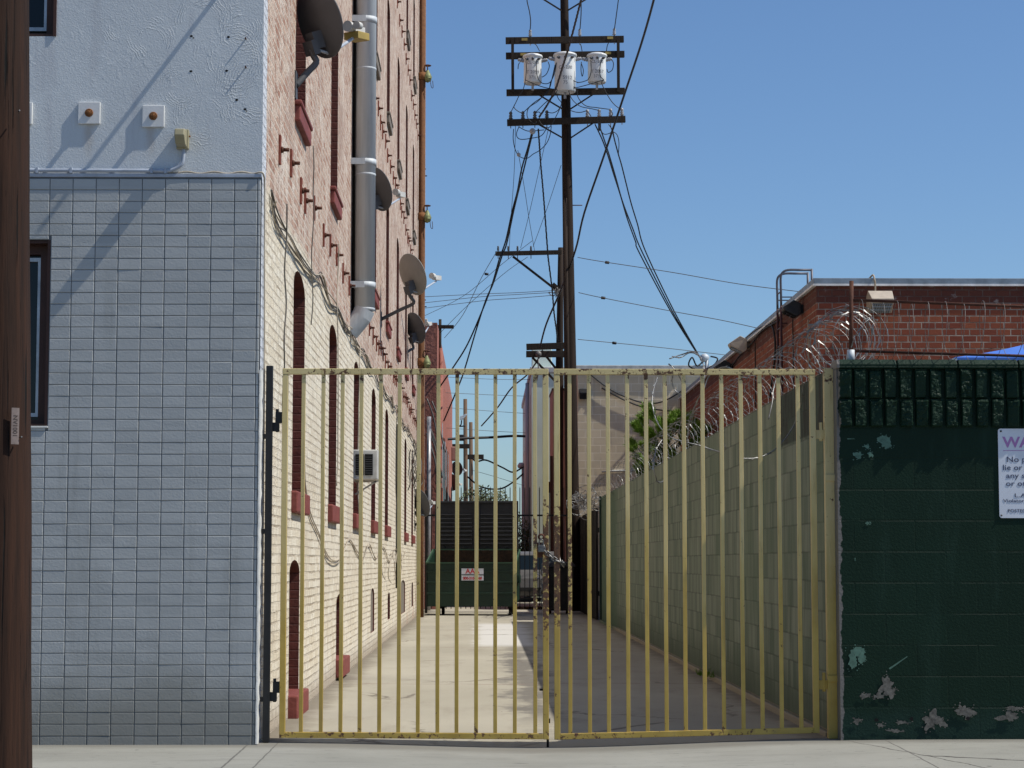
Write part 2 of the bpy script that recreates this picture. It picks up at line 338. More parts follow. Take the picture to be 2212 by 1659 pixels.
def mk_glass(name, c=(.012, .022, .028)):
    n = NT(name, .12, 0, .3); return n.col(c)
def mk_leaf(name, a, b):
    n = NT(name, .6, 0, .3)
    n.b.inputs['Subsurface Weight'].default_value = 0
    return n.col(n.ramp(n.noise(3, detail=4), [(.3, a), (.7, b)]))

M = dict(
 sidewalk=mk_sidewalk(), alley=mk_alley(), tile=mk_tile(), stucco=mk_stucco(), sidebrick=mk_sidebrick(), reveal=mk_reveal(), red=mk_red(),
 gate=mk_gate(), green=mk_green("dark_green_glossy_block"), alleywall=mk_green("faded_green_block", False), redbrick=mk_redbrick(), cmu=mk_cmu(),
 polewood=mk_wood("creosoted_pole_wood", (.010, .0065, .0045), (.038, .022, .014)), nearwood=mk_wood("near_pole_wood", (.007, .0035, .0022), (.046, .0185, .0092), .008),
 armwood=mk_wood("cross_arm_wood", (.020, .015, .011), (.045, .033, .024)), farwood=mk_wood("far_pole_wood", (.09, .055, .035), (.19, .12, .075), .06),
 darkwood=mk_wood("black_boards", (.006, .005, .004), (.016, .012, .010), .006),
 galv=mk_galv(), rust=mk_rust(), rustred=mk_rust("rusted_red_paint", (.17, .045, .03), (.30, .10, .07)), rustpipe=mk_rust("orange_rust_pipe", (.095, .042, .02), (.175, .078, .032)),
 darkrust=mk_rust("dark_rusted_rail", (.055, .022, .015), (.12, .05, .03)),
 grout=plain("dark_grout", (.13, .14, .15), .95), asphalt=plain("street_asphalt", (.17, .165, .155), .95, scale=20), dirt=plain("lot_ground", (.22, .2, .17), .95, scale=2),
 black=plain("black_painted_steel", (.012, .012, .013), .45, 0, .4, 12), blackiron=plain("black_fence_iron", (.010, .010, .010), .6), cable=plain("black_cable", (.014, .014, .016), .6),
 greycable=plain("grey_cable", (.11, .10, .088), .7), tancable=plain("painted_cream_cable", (.40, .345, .27), .7), browncable=plain("brown_twisted_cable", (.06, .045, .04), .7),
 white=plain("white_enamel", (.72, .72, .70), .35, 0, .06, 5), plate=plain("white_painted_plate", (.66, .66, .65), .6, 0, .1, 7, bump=.2),
 porcelain=plain("grey_porcelain", (.33, .33, .34), .25), dishdark=plain("dark_dish_grey", (.085, .085, .09), .6, 0, .12, 3), dishlit=plain("lit_dish_grey", (.25, .24, .22), .6, 0, .12, 3),
 dishbrown=plain("brown_dish", (.085, .055, .045), .7), lnb=plain("pale_plastic", (.52, .51, .48), .5), lnbyellow=plain("yellowed_plastic", (.36, .26, .07), .6), chrome=plain("bright_steel", (.15, .145, .14), .45, .8, .35, 60),
 razor=plain("razor_wire_steel", (.25, .25, .245), .45, .7, .35, 30), razordull=plain("weathered_wire", (.16, .15, .14), .6, .4, .3, 30), brass=plain("green_brass_valve", (.20, .22, .10), .6, .2, .4, 20),
 boxbeige=plain("beige_plastic_box", (.30, .27, .17), .5, 0, .12, 14), conduit=plain("grey_blue_conduit", (.36, .40, .47), .55), trim=plain("chalky_white_trim", (.55, .55, .53), .85, 0, .2, 12, bump=.5),
 winframe=plain("dark_brown_frame", (.055, .021, .013), .55), alu=plain("aluminium_sash", (.42, .45, .48), .4, .5), glass=mk_glass("dark_glass", (.008, .013, .016)), board=mk_wood("grey_boarding", (.12, .10, .085), (.27, .235, .20), .08),
 coping=plain("metal_coping", (.22, .27, .32), .45, .3), copingedge=plain("white_coping_edge", (.75, .76, .78), .5), flood=plain("beige_floodlight", (.42, .36, .29), .6, 0, .15, 9), lens=mk_glass("floodlight_lens", (.16, .20, .23)),
 blue=plain("blue_canopy_cloth", (.05, .15, .52), .6, 0, .12, 3), blind=plain("maroon_ladder_paint", (.055, .02, .022), .6), laddergrey=plain("grey_ladder_steel", (.10, .105, .13), .5, .3),
 redstucco=NT("t").m, white_b=plain("pale_stucco", (.63, .74, .66), .9, 0, .10, .7), pink=plain("pink_stucco", (.42, .26, .215), .9, 0, .12, 1.2), fascia=plain("pale_fascia", (.47, .48, .47), .7),
 bin=NT("t").m, binlid=plain("black_plastic_lid", (.026, .027, .029), .55), binrust=mk_rust("rusty_bin_inside", (.012, .009, .006), (.055, .028, .013)), binedge=plain("worn_green_rim", (.035, .08, .045), .6), rubber=plain("black_rubber", (.02, .02, .02), .9),
 sign=plain("white_sign_enamel", (.66, .68, .74), .4, 0, .05, 6), purple=plain("faded_magenta_print", (.42, .20, .44), .6, 0, .06), stencil=plain("faded_stencil", (.16, .16, .17), .7), ink=plain("blue_black_print", (.055, .06, .11), .6), redink=plain("red_print", (.50, .03, .03), .6), tin=plain("stamped_tin_tag", (.22, .17, .15), .5, .4, .2, 30), tinink=plain("tag_ink", (.115, .085, .07), .8),
 chip=plain("bare_block_chip", (.125, .115, .098), .9, 0, .5, 40), chipgreen=plain("pale_green_chip", (.085, .16, .12), .9, 0, .3, 30), hole=plain("dark_hole", (.004, .004, .004), .95),
 pine=mk_leaf("pine_needles", (.11, .21, .025), (.21, .33, .05)), bush=mk_leaf("bush_leaves", (.050, .070, .030), (.105, .125, .060)), bark=plain("bark", (.09, .065, .045), .95),
 van=plain("white_van_paint", (.115, .11, .105), .35, 0, .06), lampgrey=plain("street_lamp_grey", (.55, .57, .58), .5))
def mk_redstucco():
    n = NT("red_stucco", .95, 0, .15)
    f = n.noise(1., n.scalev(n.P, (9, 2.2, .7)), 6, .7)
    base = n.ramp(f, [(.3, (.27, .105, .08)), (.7, (.40, .175, .14))])
    n.bump(n.noise(9, detail=5), .8, .03); return n.col(base)
def mk_bin():
    n = NT("dark_green_bin_paint", .5, 0, .4)
    base = n.ramp(n.noise(3, detail=5), [(.3, (.004, .020, .0105)), (.7, (.008, .032, .018))])
    base = n.mix(n.step(n.noise(14, n.scalev(n.P, (1, 1, .4)), 5, .7), .66, .73), base, (.05, .035, .022))
    n.bump(n.noise(5), .3, .02); return n.col(base)
M['redstucco'] = mk_redstucco(); M['bin'] = mk_bin()

# ------------------------------------------------------------------ mesh helpers
class MB:
    def __init__(s): s.v = []; s.f = []; s.sm = []
    def add(s, vs, fs, smooth=False):
        o = len(s.v); s.v += [Vector(v) for v in vs]
        for f in fs: s.f.append([i+o for i in f]); s.sm.append(smooth)
        return s
    def box(s, x0, x1, y0, y1, z0, z1):
        return s.add([(x0,y0,z0),(x1,y0,z0),(x1,y1,z0),(x0,y1,z0),(x0,y0,z1),(x1,y0,z1),(x1,y1,z1),(x0,y1,z1)],
                     [(3,2,1,0),(4,5,6,7),(0,1,5,4),(1,2,6,5),(2,3,7,6),(3,0,4,7)])
    def obox(s, c, ax, ay, az):
        c, ax, ay, az = map(Vector, (c, ax, ay, az))
        vs = [c+ax*i+ay*j+az*k for k in (-1,1) for i, j in ((-1,-1),(1,-1),(1,1),(-1,1))]
        return s.add(vs, [(3,2,1,0),(4,5,6,7),(0,1,5,4),(1,2,6,5),(2,3,7,6),(3,0,4,7)])
    def bar(s, p, q, w, h=None, upv=(0,0,1)):
        p, q = Vector(p), Vector(q); d = (q-p); L = d.length; d /= L; h = w if h is None else h
        u = Vector(upv)
        if abs(d.dot(u)) > .98: u = Vector((0,1,0))
        sd = d.cross(u).normalized(); u = sd.cross(d)
        return s.obox((p+q)/2, d*L/2, sd*w/2, u*h/2)
    def tube(s, pts, r, n=6, cap=True, smooth=True):
        pts = [Vector(p) for p in pts]; k = len(pts); base = len(s.v)
        rs = r if isinstance(r, (list, tuple)) else [r]*k
        ref = Vector((.13,.31,.94))
        nrm = None
        for i, p in enumerate(pts):
            t = (pts[min(i+1,k-1)]-pts[max(i-1,0)])
            if t.length < 1e-9: t = Vector((0,0,1))
            t.normalize()
            if nrm is None:
                nrm = t.cross(ref if abs(t.dot(ref)) < .95 else Vector((1,0,0))).normalized()
            else:
                nrm = (nrm - t*nrm.dot(t))
                if nrm.length < 1e-6: nrm = t.cross(ref)
                nrm.normalize()
            b = t.cross(nrm)
            for j in range(n):
                a = 2*math.pi*j/n
                s.v.append(p + (nrm*math.cos(a)+b*math.sin(a))*rs[i])
        for i in range(k-1):
            for j in range(n):
                a = base+i*n+j; b2 = base+i*n+(j+1)%n
                s.f.append([a, b2, b2+n, a+n]); s.sm.append(smooth)
        if cap:
            s.f.append([base+j for j in reversed(range(n))]); s.sm.append(False)
            s.f.append([base+(k-1)*n+j for j in range(n)]); s.sm.append(False)
        return s
    def cyl(s, p, q, r, r2=None, n=16): return s.tube([p, q], [r, r if r2 is None else r2], n)
    def lathe(s, prof, c, axis, n=24, smooth=True):
        c = Vector(c); ax = Vector(axis).normalized()
        u = ax.orthogonal().normalized(); v = ax.cross(u); b = len(s.v)
        for (r, h) in prof:
            for j in range(n):
                a = 2*math.pi*j/n; s.v.append(c+ax*h+(u*math.cos(a)+v*math.sin(a))*r)
        for i in range(len(prof)-1):
            for j in range(n):
                p, q = b+i*n+j, b+i*n+(j+1)%n
                s.f.append([p, q, q+n, p+n]); s.sm.append(smooth)
        return s
    def ball(s, c, r, n=8): 
        return s.lathe([(r*math.sin(math.pi*i/n)+1e-4, -r*math.cos(math.pi*i/n)) for i in range(n+1)], c, (0,0,1), n+2)
    def prism(s, poly, d):
        d = Vector(d); k = len(poly); p = [Vector(q) for q in poly]
        return s.add(p+[q+d for q in p], [list(range(k))[::-1], [i+k for i in range(k)]]+[[i,(i+1)%k,(i+1)%k+k,i+k] for i in range(k)])
    def mesh(s, name, mat, off=Vector((0,0,0))):
        me = bpy.data.meshes.new(name)
        me.from_pydata([v-off for v in s.v], [], s.f)
        me.polygons.foreach_set('use_smooth', s.sm)
        bm = bmesh.new(); bm.from_mesh(me); bmesh.ops.recalc_face_normals(bm, faces=bm.faces); bm.to_mesh(me); bm.free()
        me.materials.append(M[mat] if isinstance(mat, str) else mat); me.update()
        return me
def rootof(o):
    while o.parent: o = o.parent
    return o
def build(mb, name, mat, parent=None, bevel=0.):
    """one mesh object; children keep identity transforms under their thing"""
    if parent is not None: off = Vector(rootof(parent).location)
    else:
        xs = [v.x for v in mb.v]; ys = [v.y for v in mb.v]; zs = [v.z for v in mb.v]
        off = Vector(((min(xs)+max(xs))/2, (min(ys)+max(ys))/2, min(zs)))
    me = mb.mesh(name, mat, off) if isinstance(mb, MB) else mb
    o = bpy.data.objects.new(name, me); COL.objects.link(o)
    if parent is not None: o.parent = parent
    else: o.location = off
    if bevel:
        m = o.modifiers.new('edge', 'BEVEL'); m.width = bevel; m.segments = 2; m.limit_method = 'ANGLE'
    return o
def tag(o, label, cat, group=None, kind=None):
    o['label'] = label; o['category'] = cat
    if group: o['group'] = group
    if kind: o['kind'] = kind
    return o
def struct(o): o['kind'] = 'structure'; return o
def thing(name, label, cat, loc, group=None):
    o = bpy.data.objects.new(name, None); COL.objects.link(o); o.location = loc; o.empty_display_size = .1
    return tag(o, label, cat, group)
def copy_part(o, parent):
    c = o.copy(); COL.objects.link(c); c.parent = parent
    for ch in o.children: copy_part(ch, c)
    return c
def copy_thing(root, loc, label, group=None):
    r = root.copy(); COL.objects.link(r); r.location = loc; r['label'] = label
    if group: r['group'] = group
    for ch in root.children: copy_part(ch, r)
    return r
def smooth_path(pts, k=6):
    pts = [Vector(p) for p in pts]
    if len(pts) < 3: return pts
    out = []
    for i in range(len(pts)-1):
        p0 = pts[max(i-1,0)]; p1 = pts[i]; p2 = pts[i+1]; p3 = pts[min(i+2,len(pts)-1)]
        for j in range(k):
            t = j/k
            out.append(.5*((2*p1)+(p2-p0)*t+(2*p0-5*p1+4*p2-p3)*t*t+(3*p1-p0-3*p2+p3)*t**3))
    out.append(pts[-1]); return out
def face_holes(outline, holes, to3):
    """polygon with holes -> MB"""
    bm = bmesh.new(); ed = []
    for loop in [outline]+holes:
        vs = [bm.verts.new(to3(*p)) for p in loop]
        for i in range(len(vs)): ed.append(bm.edges.new((vs[i], vs[(i+1)%len(vs)])))
    bmesh.ops.triangle_fill(bm, use_beauty=True, use_dissolve=False, edges=ed)
    bm.verts.index_update(); mb = MB()
    mb.add([v.co.copy() for v in bm.verts], [[v.index for v in f.verts] for f in bm.faces]); bm.free()
    return mb
def text_mb(txt, x, z, size, y, align='LEFT', width=None, wrap=None, bold=0.):
    """flat lettering facing -Y; wrap=(cx, cy, R) bends it round a vertical cylinder; width squeezes it to that span"""
    cu = bpy.data.curves.new('t', 'FONT'); cu.body = txt; cu.size = size; cu.align_x = align; cu.extrude = .0006; cu.offset = bold; cu.resolution_u = 3
    ob = bpy.data.objects.new('t', cu); COL.objects.link(ob)
    bpy.context.view_layer.update()
    me = bpy.data.meshes.new_from_object(ob.evaluated_get(bpy.context.evaluated_depsgraph_get()))
    bpy.data.objects.remove(ob); mb = MB(); k = 1.
    if width and len(me.vertices):
        xs = [v.co.x for v in me.vertices]; k = width/max(1e-6, max(xs)-min(xs))
    vs = []
    for v in me.vertices:
        a, b, c = v.co.x*k, v.co.y, v.co.z
        if wrap: 
            cx, cy, R = wrap; vs.append((cx+(R+c)*math.sin((x+a-cx)/R), cy-(R+c)*math.cos((x+a-cx)/R), z+b))
        else: vs.append((x+a, y-c, z+b))
    mb.add(vs, [list(p.vertices) for p in me.polygons]); bpy.data.meshes.remove(me)
    return mb
# ================================================================== the ground
XL, XR = -1.49, 2.33            # faces of the alley walls
YF, YG = 13.75, 13.90           # street fronts, gate line
def walk_z(x, y):
    d = -.038*math.exp(-((x-.35)/1.0)**2) + .030/(1+math.exp(-(x-1.9)*3.2)) - .002
    return d*min(1, max(0, (y-9.8)/3.0)) + .012*(y-13.9)
mb = MB(); nx, ny = 60, 22; vs = []; fs = []
xs = [-9+18*i/nx for i in range(nx+1)]
xs = sorted(set([-60, -30, -15]+xs+[15, 30, 60])); nx = len(xs)-1
ys = [9.8+4.15*j/ny for j in range(ny+1)]
for y in ys:
    for x in xs: vs.append((x, y, walk_z(x, y)))
for j in range(ny):
    for i in range(nx):
        a = j*(nx+1)+i; fs.append([a, a+1, a+nx+2, a+nx+1])
mb.add(vs, fs, True)
mb.box(-60, 60, 9.62, 9.80, -.4, walk_z(0, 9.8))
struct(build(mb, "sidewalk", 'sidewalk'))
mb = MB(); mb.add([(-400,-400,-.19),(400,-400,-.19),(400,9.7,-.19),(-400,9.7,-.19)], [(0,1,2,3)]); struct(build(mb, "street", 'asphalt'))
mb = MB(); mb.add([(-900,9.75,-.42),(900,9.75,-.42),(900,1500,-.42),(-900,1500,-.42)], [(0,1,2,3)]); struct(build(mb, "ground", 'dirt'))
mb = MB(); vs = []; fs = []
gx = [XL-.3+(XR+.35-XL)*i/16 for i in range(17)]; gy = [13.95, 14.2, 14.6, 15.2, 16.5, 20, 30, 40, 55, 90, 150]
for y in gy:
    for x in gx:
        t = max(0, 1-(y-13.95)/1.2); vs.append((x, y, walk_z(x, 13.95)*t))
for j in range(len(gy)-1):
    for i in range(16):
        a = j*17+i; fs.append([a, a+1, a+18, a+17])
mb.add(vs, fs, True); struct(build(mb, "alley_pavement", 'alley'))
mb = MB(); mb.add([(2.4,13.9,-.05),(60,13.9,-.05),(60,150,-.05),(2.4,150,-.05)], [(0,1,2,3)]); struct(build(mb, "yard_ground", 'dirt'))

# ================================================================== corner building on the left
HB = 15.5
bld = thing("brick_building", "tall pink and cream brick building with a grey tiled street front and narrow arched windows", "building", (-1.6, 13.75, 0))
P4 = lambda px: XL*F/(px-VX)
ROWS = [(1.72, 3.50), (4.78, 6.70), (7.97, 9.83), (11.18, 13.0)]
colsY = [16.12+3.75*i for i in range(9)]
def arch(y0, y1, z0, z1, rise=.15, n=8):
    pts = [(y0, z0), (y1, z0)]
    ym, hw = (y0+y1)/2, (y1-y0)/2
    for i in range(n+1):
        t = i/n; a = math.pi*t
        pts.append((ym+hw*math.cos(a), z1-rise+rise*math.sin(a)))
    return pts
ops = []
for r, (zs, zt) in enumerate(ROWS):
    for i, y in enumerate(colsY):
        if r == 0 and i == 5: continue
        ops.append((y, y+(1.03 if r == 0 else .92), zs, zt, 'win', r))
def bY(px): return P4(px)
base_ops = [(15.98, 16.85, .16, 1.20, 'red', 9), (21.05, 22.0, .20, .86, 'red', 9), (27.4, 28.3, .26, .84, 'board', 9), (32.2, 33.0, .30, .72, 'red', 8),
            (37.1, 39.2, .26, .86, 'board', 9), (42.6, 43.6, .28, .78, 'board', 9), (47.6, 48.4, .28, .70, 'red', 8)]
YE = 51.4
holes = [arch(*o[:4], rise=.15 if o[4] == 'win' else .10) for o in ops+base_ops]
mb = face_holes([(YF+.020, -.05), (YE, -.05), (YE, HB), (YF+.020, HB)], holes, lambda y, z: (XL, y, z))
wall = build(mb, "side_wall", 'sidebrick', bld)
RD = .15
for (y0, y1, z0, z1, kind, r) in ops+base_ops:
    rise = .15 if kind == 'win' else .10
    ol = arch(y0, y1, z0, z1, rise)
    fr = MB()      # frame ring, one pane behind
    inn = arch(y0+.055, y1-.055, z0+.055, z1-.055, rise*.9)
    k = len(ol); x1 = XL-RD
    fr.add([(x1, y, z) for y, z in ol]+[(x1, y, z) for y, z in inn]+[(x1-.05, y, z) for y, z in inn],
           [[i, (i+1)%k, (i+1)%k+k, i+k] for i in range(k)]+[[i+k, (i+1)%k+k, (i+1)%k+2*k, i+2*k] for i in range(k)])
    zm = (z0+z1)/2
    if kind == 'win': fr.box(x1-.045, x1+.01, y0+.05, y1-.05, zm-.03, zm+.03)
    wn = build(fr, "window", 'red', bld)
    rv = MB(); rv.add([(XL, y, z) for y, z in ol]+[(x1, y, z) for y, z in ol], [[i, (i+1)%k, (i+1)%k+k, i+k] for i in range(k)])
    build(rv, "reveal", 'reveal', wn)
    pn = MB(); pn.add([(x1-(.03 if kind != 'board' else -.13), y, z) for y, z in ol], [list(range(k))])
    build(pn, "pane" if kind != 'board' else "boarding", 'glass' if kind != 'board' else 'board', wn)
    if kind == 'win' or (kind == 'red' and r == 9):
        sl = MB(); 
        if r == 9: sl.box(XL-.14, XL+.075, y0-.02, y1+.10, z0-.17, z0+.012)
        elif r == 0: sl.box(XL-.14, XL+.05, y0-.04, y1+.08, z0-.155, z0+.012)
        else: sl.box(XL-.14, XL+.045, y0-.03, y1+.07, z0-.155, z0-.028); sl.box(XL-.14, XL+.058, y0-.05, y1+.09, z0-.027, z0+.012)
        build(sl, "sill", 'red' if r in (0, 1, 9) else 'board', wn, .012)
# tie plates: upright bar with a bolt, in rows at the floor lines
tp = None
def tie_plate(y, z, tilt):
    global tp
    if tp is None:
        m1 = MB(); m1.box(0, .016, -.035, .035, -.105, .105)
        m2 = MB(); m2.cyl((.016,0,0), (.034,0,0), .026, .022, 8); m2.cyl((.034,0,0), (.075,0,0), .014, n=8)
        tp = (m1.mesh("tie_plate", 'rustred'), m2.mesh("bolt", 'darkrust'))
    a = bpy.data.objects.new("tie_plate", tp[0]); COL.objects.link(a); a.parent = bld
    a.location = Vector((XL, y, z))-bld.location; a.rotation_euler = (tilt, 0, 0)
    b = bpy.data.objects.new("bolt", tp[1]); COL.objects.link(b); b.parent = a
rr = random.Random(4)
y1row = [14.87, 15.74, 16.6, 17.0, 17.9, 18.97, 19.8, 20.66, 21.6, 22.6]
y = 23.5
while y < 50.5: y1row.append(y); y += rr.choice((.62, .9, .95))
for y in y1row: tie_plate(y, 4.2+rr.uniform(-.06, .06), rr.uniform(-.06, .06))
for z, ys_ in ((7.4, 26.5), (10.6, 33.5)):
    y = ys_
    while y < 50.5: tie_plate(y, z+rr.uniform(-.06, .06), rr.uniform(-.06, .06)); y += rr.choice((.62, .92, 1.0)) if z < 8 else .98
# rest of the shell
mb = MB(); mb.add([(-9,YF+.02,HB),(XL,YF+.02,HB),(XL,YE,HB),(-9,YE,HB)], [(0,1,2,3)]); mb.add([(-9,YE,-.05),(XL,YE,-.05),(XL,YE,HB),(-9,YE,HB)], [(0,1,2,3)])
mb.add([(-9,YF+.02,-.05),(-9,YE,-.05),(-9,YE,HB),(-9,YF+.02,HB)], [(0,1,2,3)])
build(mb, "roof", 'dirt', bld)
mb = MB(); mb.add([(XL-.32, YF+.03, 0), (XL-.32, YE-.05, 0), (XL-.32, YE-.05, HB-.05), (XL-.32, YF+.03, HB-.05)], [(0,1,2,3)])
build(mb, "inner_wall", 'hole', bld)
# street front: stucco above, tiles below
ZT = onY(300, 382, YF).z
def pxX(px, py): return onY(px, py, YF).x
wx0, wx1 = pxX(-70, 700), pxX(106, 700); wz0, wz1 = onY(80, 920, YF).z, onY(80, 518, YF).z
ux1 = pxX(121, 40); uz0 = onY(80, 77, YF).z
fy = YF+.018
mb = face_holes([(-9, ZT), (XL, ZT), (XL, HB), (-9, HB)], [[(wx0, uz0), (ux1, uz0), (ux1, uz0+1.5), (wx0, uz0+1.5)]], lambda x, z: (x, fy, z))
build(mb, "stucco_front", 'stucco', bld)
mb = face_holes([(-9, -.05), (XL, -.05), (XL, ZT), (-9, ZT)], [[(wx0, wz0), (wx1, wz0), (wx1, wz1), (wx0, wz1)]], lambda x, z: (x, YF+.006, z))
build(mb, "grout_bed", 'grout', bld)
mb = MB(); rr = random.Random(7); TW, TH = .1535, .0766; x_r = XL-.005
edges = [x_r, x_r-.022]
while edges[-1] > -5: edges.append(edges[-1]-TW)
nrow = int((ZT-.0)/TH)
for i in range(len(edges)-1):
    for j in range(-1, nrow+1):
        x1, x0 = edges[i]-.0018, edges[i+1]+.0018; z0 = (ZT-.012)-(nrow-j)*TH+.0012; z1 = z0+TH-.0024
        if z1 > ZT: continue
        if x1 > wx0 and x0 < wx1 and z1 > wz0 and z0 < wz1:
            if x1 > wx1+.02: x0 = wx1+.004
            elif z0 < wz0-.02: z1 = wz0-.004
            elif z1 > wz1+.02: z0 = wz1+.004
            else: continue
        e = .0038; w_ = rr.gauss(0, .00028); t1 = rr.gauss(0, .00028); t2 = rr.gauss(0, .00028)
        def yy(a, b): return YF+w_*1.0+t1*a+t2*b
        q = [(x0,YF+.008,z0),(x1,YF+.008,z0),(x1,YF+.008,z1),(x0,YF+.008,z1)]
        m_ = [(x0+.0006,yy(-1,-1)+.0028,z0+.0006),(x1-.0006,yy(1,-1)+.0028,z0+.0006),(x1-.0006,yy(1,1)+.0028,z1-.0006),(x0+.0006,yy(-1,1)+.0028,z1-.0006)]
        f_ = [(x0+e,yy(-1,-1),z0+e),(x1-e,yy(1,-1),z0+e),(x1-e,yy(1,1),z1-e),(x0+e,yy(-1,1),z1-e)]
        mb.add(q+m_+f_, [[8,9,10,11]]+[[a,(a+1)%4,(a+1)%4+4,a+4] for a in range(4)]+[[a+4,(a+1)%4+4,(a+1)%4+8,a+8] for a in range(4)])
build(mb, "tile_cladding", 'tile', bld)
mb = MB(); mb.box(-9, XL-.003, YF-.006, YF+.017, ZT-.002, ZT+.022)
build(mb, "tile_capping", 'conduit', bld, .003)
# chalky plaster down the corner
mb = MB(); rr = random.Random(3); vs = []; N = 60
for i in range(N+1):
    z = 2.45*i/N*1.0; j = rr.uniform(-.006, .006)
    vs += [(XL-.004+j*.3, YF-.003, z), (XL+.006+abs(j), YF-.004+j*.4, z), (XL+.014+j*.6, YF+.05+j, z), (XL+.001, YF+.09+j*2, z)]
mb.add(vs, [[4*i+k, 4*i+k+1, 4*i+k+5, 4*i+k+4] for i in range(N) for k in range(3)], True)
build(mb, "corner_plaster", 'trim', bld)
# front windows
def front_window(x0, x1, z0, z1):
    fr = MB(); d = fy+.11
    for (a, b, c, e) in ((x0, x1, z0, z0+.05), (x0, x1, z1-.08, z1), (x0, x0+.09, z0+.05, z1-.08), (x1-.09, x1, z0+.05, z1-.08)): fr.box(a, b, d, d+.06, c, e)
    for (a, b, c, e) in ((x0, x0+.02, z0, z1), (x1-.02, x1, z0, z1)): fr.box(a, b, fy-.01, d, c, e)
    fr.box(x0+.02, x1-.02, fy+.002, d, z1-.02, z1); fr.box(x0+.02, x1-.02, fy+.002, d, z0, z0+.015)
    wn = build(fr, "window", 'winframe', bld)
    a = MB(); a.box(x1-.112, x1-.092, d+.02, d+.045, z0+.07, z1-.1); a.box(x0+.1, x1-.112, d+.02, d+.045, z0+.07, z0+.095); a.box(x0+.1, x1-.112, d+.02, d+.045, z1-.125, z1-.1)
    build(a, "sash", 'alu', wn)
    p = MB(); p.add([(x0, d+.05, z0), (x1, d+.05, z0), (x1, d+.05, z1), (x0, d+.05, z1)], [(0,1,2,3)]); build(p, "pane", 'glass', wn)
    return wn
wn = front_window(wx0, wx1, wz0, wz1)
mb = MB(); mb.box(wx0, wx1+.005, YF-.008, fy+.1, wz0-.014, wz0-.001); build(mb, "sill", 'trim', wn, .003)
front_window(wx0, ux1, uz0, uz0+1.5)
# anchor plates on the stucco
for (px, py) in ((47, 246), (193.5, 245), (332, 252)):
    c = onY(px, py, fy); h = .0735
    a = MB(); a.box(c.x-h, c.x+h, fy-.021, fy-.001, c.z-h, c.z+h); pl = build(a, "anchor_plate", 'plate', bld, .003)
    b = MB(); b.cyl((c.x, fy-.021, c.z), (c.x, fy-.030, c.z), .029, .025, 16); b.cyl((c.x, fy-.030, c.z), (c.x, fy-.050, c.z), .019, .018, 6); b.cyl((c.x, fy-.050, c.z), (c.x, fy-.070, c.z), .011, .009, 10)
    build(b, "bolt", 'rust', pl)
# empty fixing holes and two nails
mb = MB()
for (px, py) in ((414, 78), (418, 82), (494, 80), (413, 154), (490, 153), (512, 216), (530, 236), (533, 240)):
    c = onY(px, py, fy); rr_ = .010 if px not in (418, 533) else .006
    mb.add([(c.x+rr_*math.cos(a*.9)*(1+.4*math.sin(a*5)), fy-.0015, c.z+rr_*.8*math.sin(a*.9)) for a in range(7)], [list(range(7))])
build(mb, "fixing_holes", 'hole', bld)
for (px, py) in ((531, 84), (531, 146)):
    c = onY(px, py, fy); mb = MB(); mb.cyl((c.x, fy, c.z), (c.x, fy-.024, c.z+.002), .006, .0055, 6); build(mb, "nail", 'darkrust', bld)
# pipe stub above the picture whose long shadow falls across the stucco
c = onY(560, -130, fy); mb = MB(); mb.tube([(c.x, fy-.001, c.z), (c.x, fy-.28, c.z)], .015, 12); mb.cyl((c.x, fy-.001, c.z), (c.x, fy-.02, c.z), .03, n=12)
build(mb, "pipe_stub", 'rust', bld)

# electrical box and its conduit
c = onY(396, 303, fy)
bx = thing("electrical_box", "small beige electrical box on the grey stucco above the tiles", "electrical box", (c.x, fy-.001, c.z-.07))
a = MB(); a.box(c.x-.041, c.x+.041, fy-.045, fy-.001, c.z-.066, c.z+.066); build(a, "box_base", 'boxbeige', bx, .006)
a = MB(); a.prism([(c.x-.035, fy-.045, c.z-.058), (c.x-.035, fy-.125, c.z-.05), (c.x-.035, fy-.178, c.z+.0), (c.x-.035, fy-.165, c.z+.045), (c.x-.035, fy-.045, c.z+.06)], (.066, 0, 0)); build(a, "hinged_cover", 'boxbeige', bx, .006)
a = MB(); a.cyl((c.x+.041, fy-.03, c.z+.02), (c.x+.052, fy-.03, c.z+.02), .006); build(a, "screw", 'rust', bx)
zc = ZT+.040
p = smooth_path([(c.x+.006, fy-.026, c.z-.066), (c.x+.006, fy-.026, c.z-.11), (c.x-.002, fy-.026, c.z-.16), (c.x-.035, fy-.026, zc+.02), (c.x-.09, fy-.026, zc), (c.x-.16, fy-.026, zc)], 6)
cdt = thing("conduit", "grey conduit running along the tile ledge and curving up to the beige box", "conduit", (c.x, fy-.02, zc))
a = MB(); a.tube(p+[Vector((-9, fy-.026, zc+.004))], .0125, 10); build(a, "pipe", 'conduit', cdt)
for px in (118, 240, 530, 580):
    x = pxX(px*.6+10, 376); a = MB(); a.box(x-.008, x+.008, fy-.041, fy-.001, zc-.018, zc+.018); build(a, "clip", 'conduit', cdt)
a = MB(); x0 = c.x-.02; pts = [(c.x-.1, fy-.012, ZT+.028)]
for i in range(14): pts.append((c.x-.02+i*(XL-c.x)/14, fy-.012, ZT+.030+.006*math.sin(i*1.3)))
pts += [(XL-.01, YF-.012, ZT+.03), (XL+.012, YF+.0, ZT+.015), (XL+.014, YF+.06, ZT-.08), (XL+.012, YF+.11, ZT-.6), (XL+.012, YF+.16, ZT-1.2), (XL+.012, YF+.2, 1.2)]
a.tube(smooth_path(pts, 4), .006, 6)
tag(build(a, "cable", 'tancable'), "thin pale cable along the tile ledge turning down the building corner", "cable")

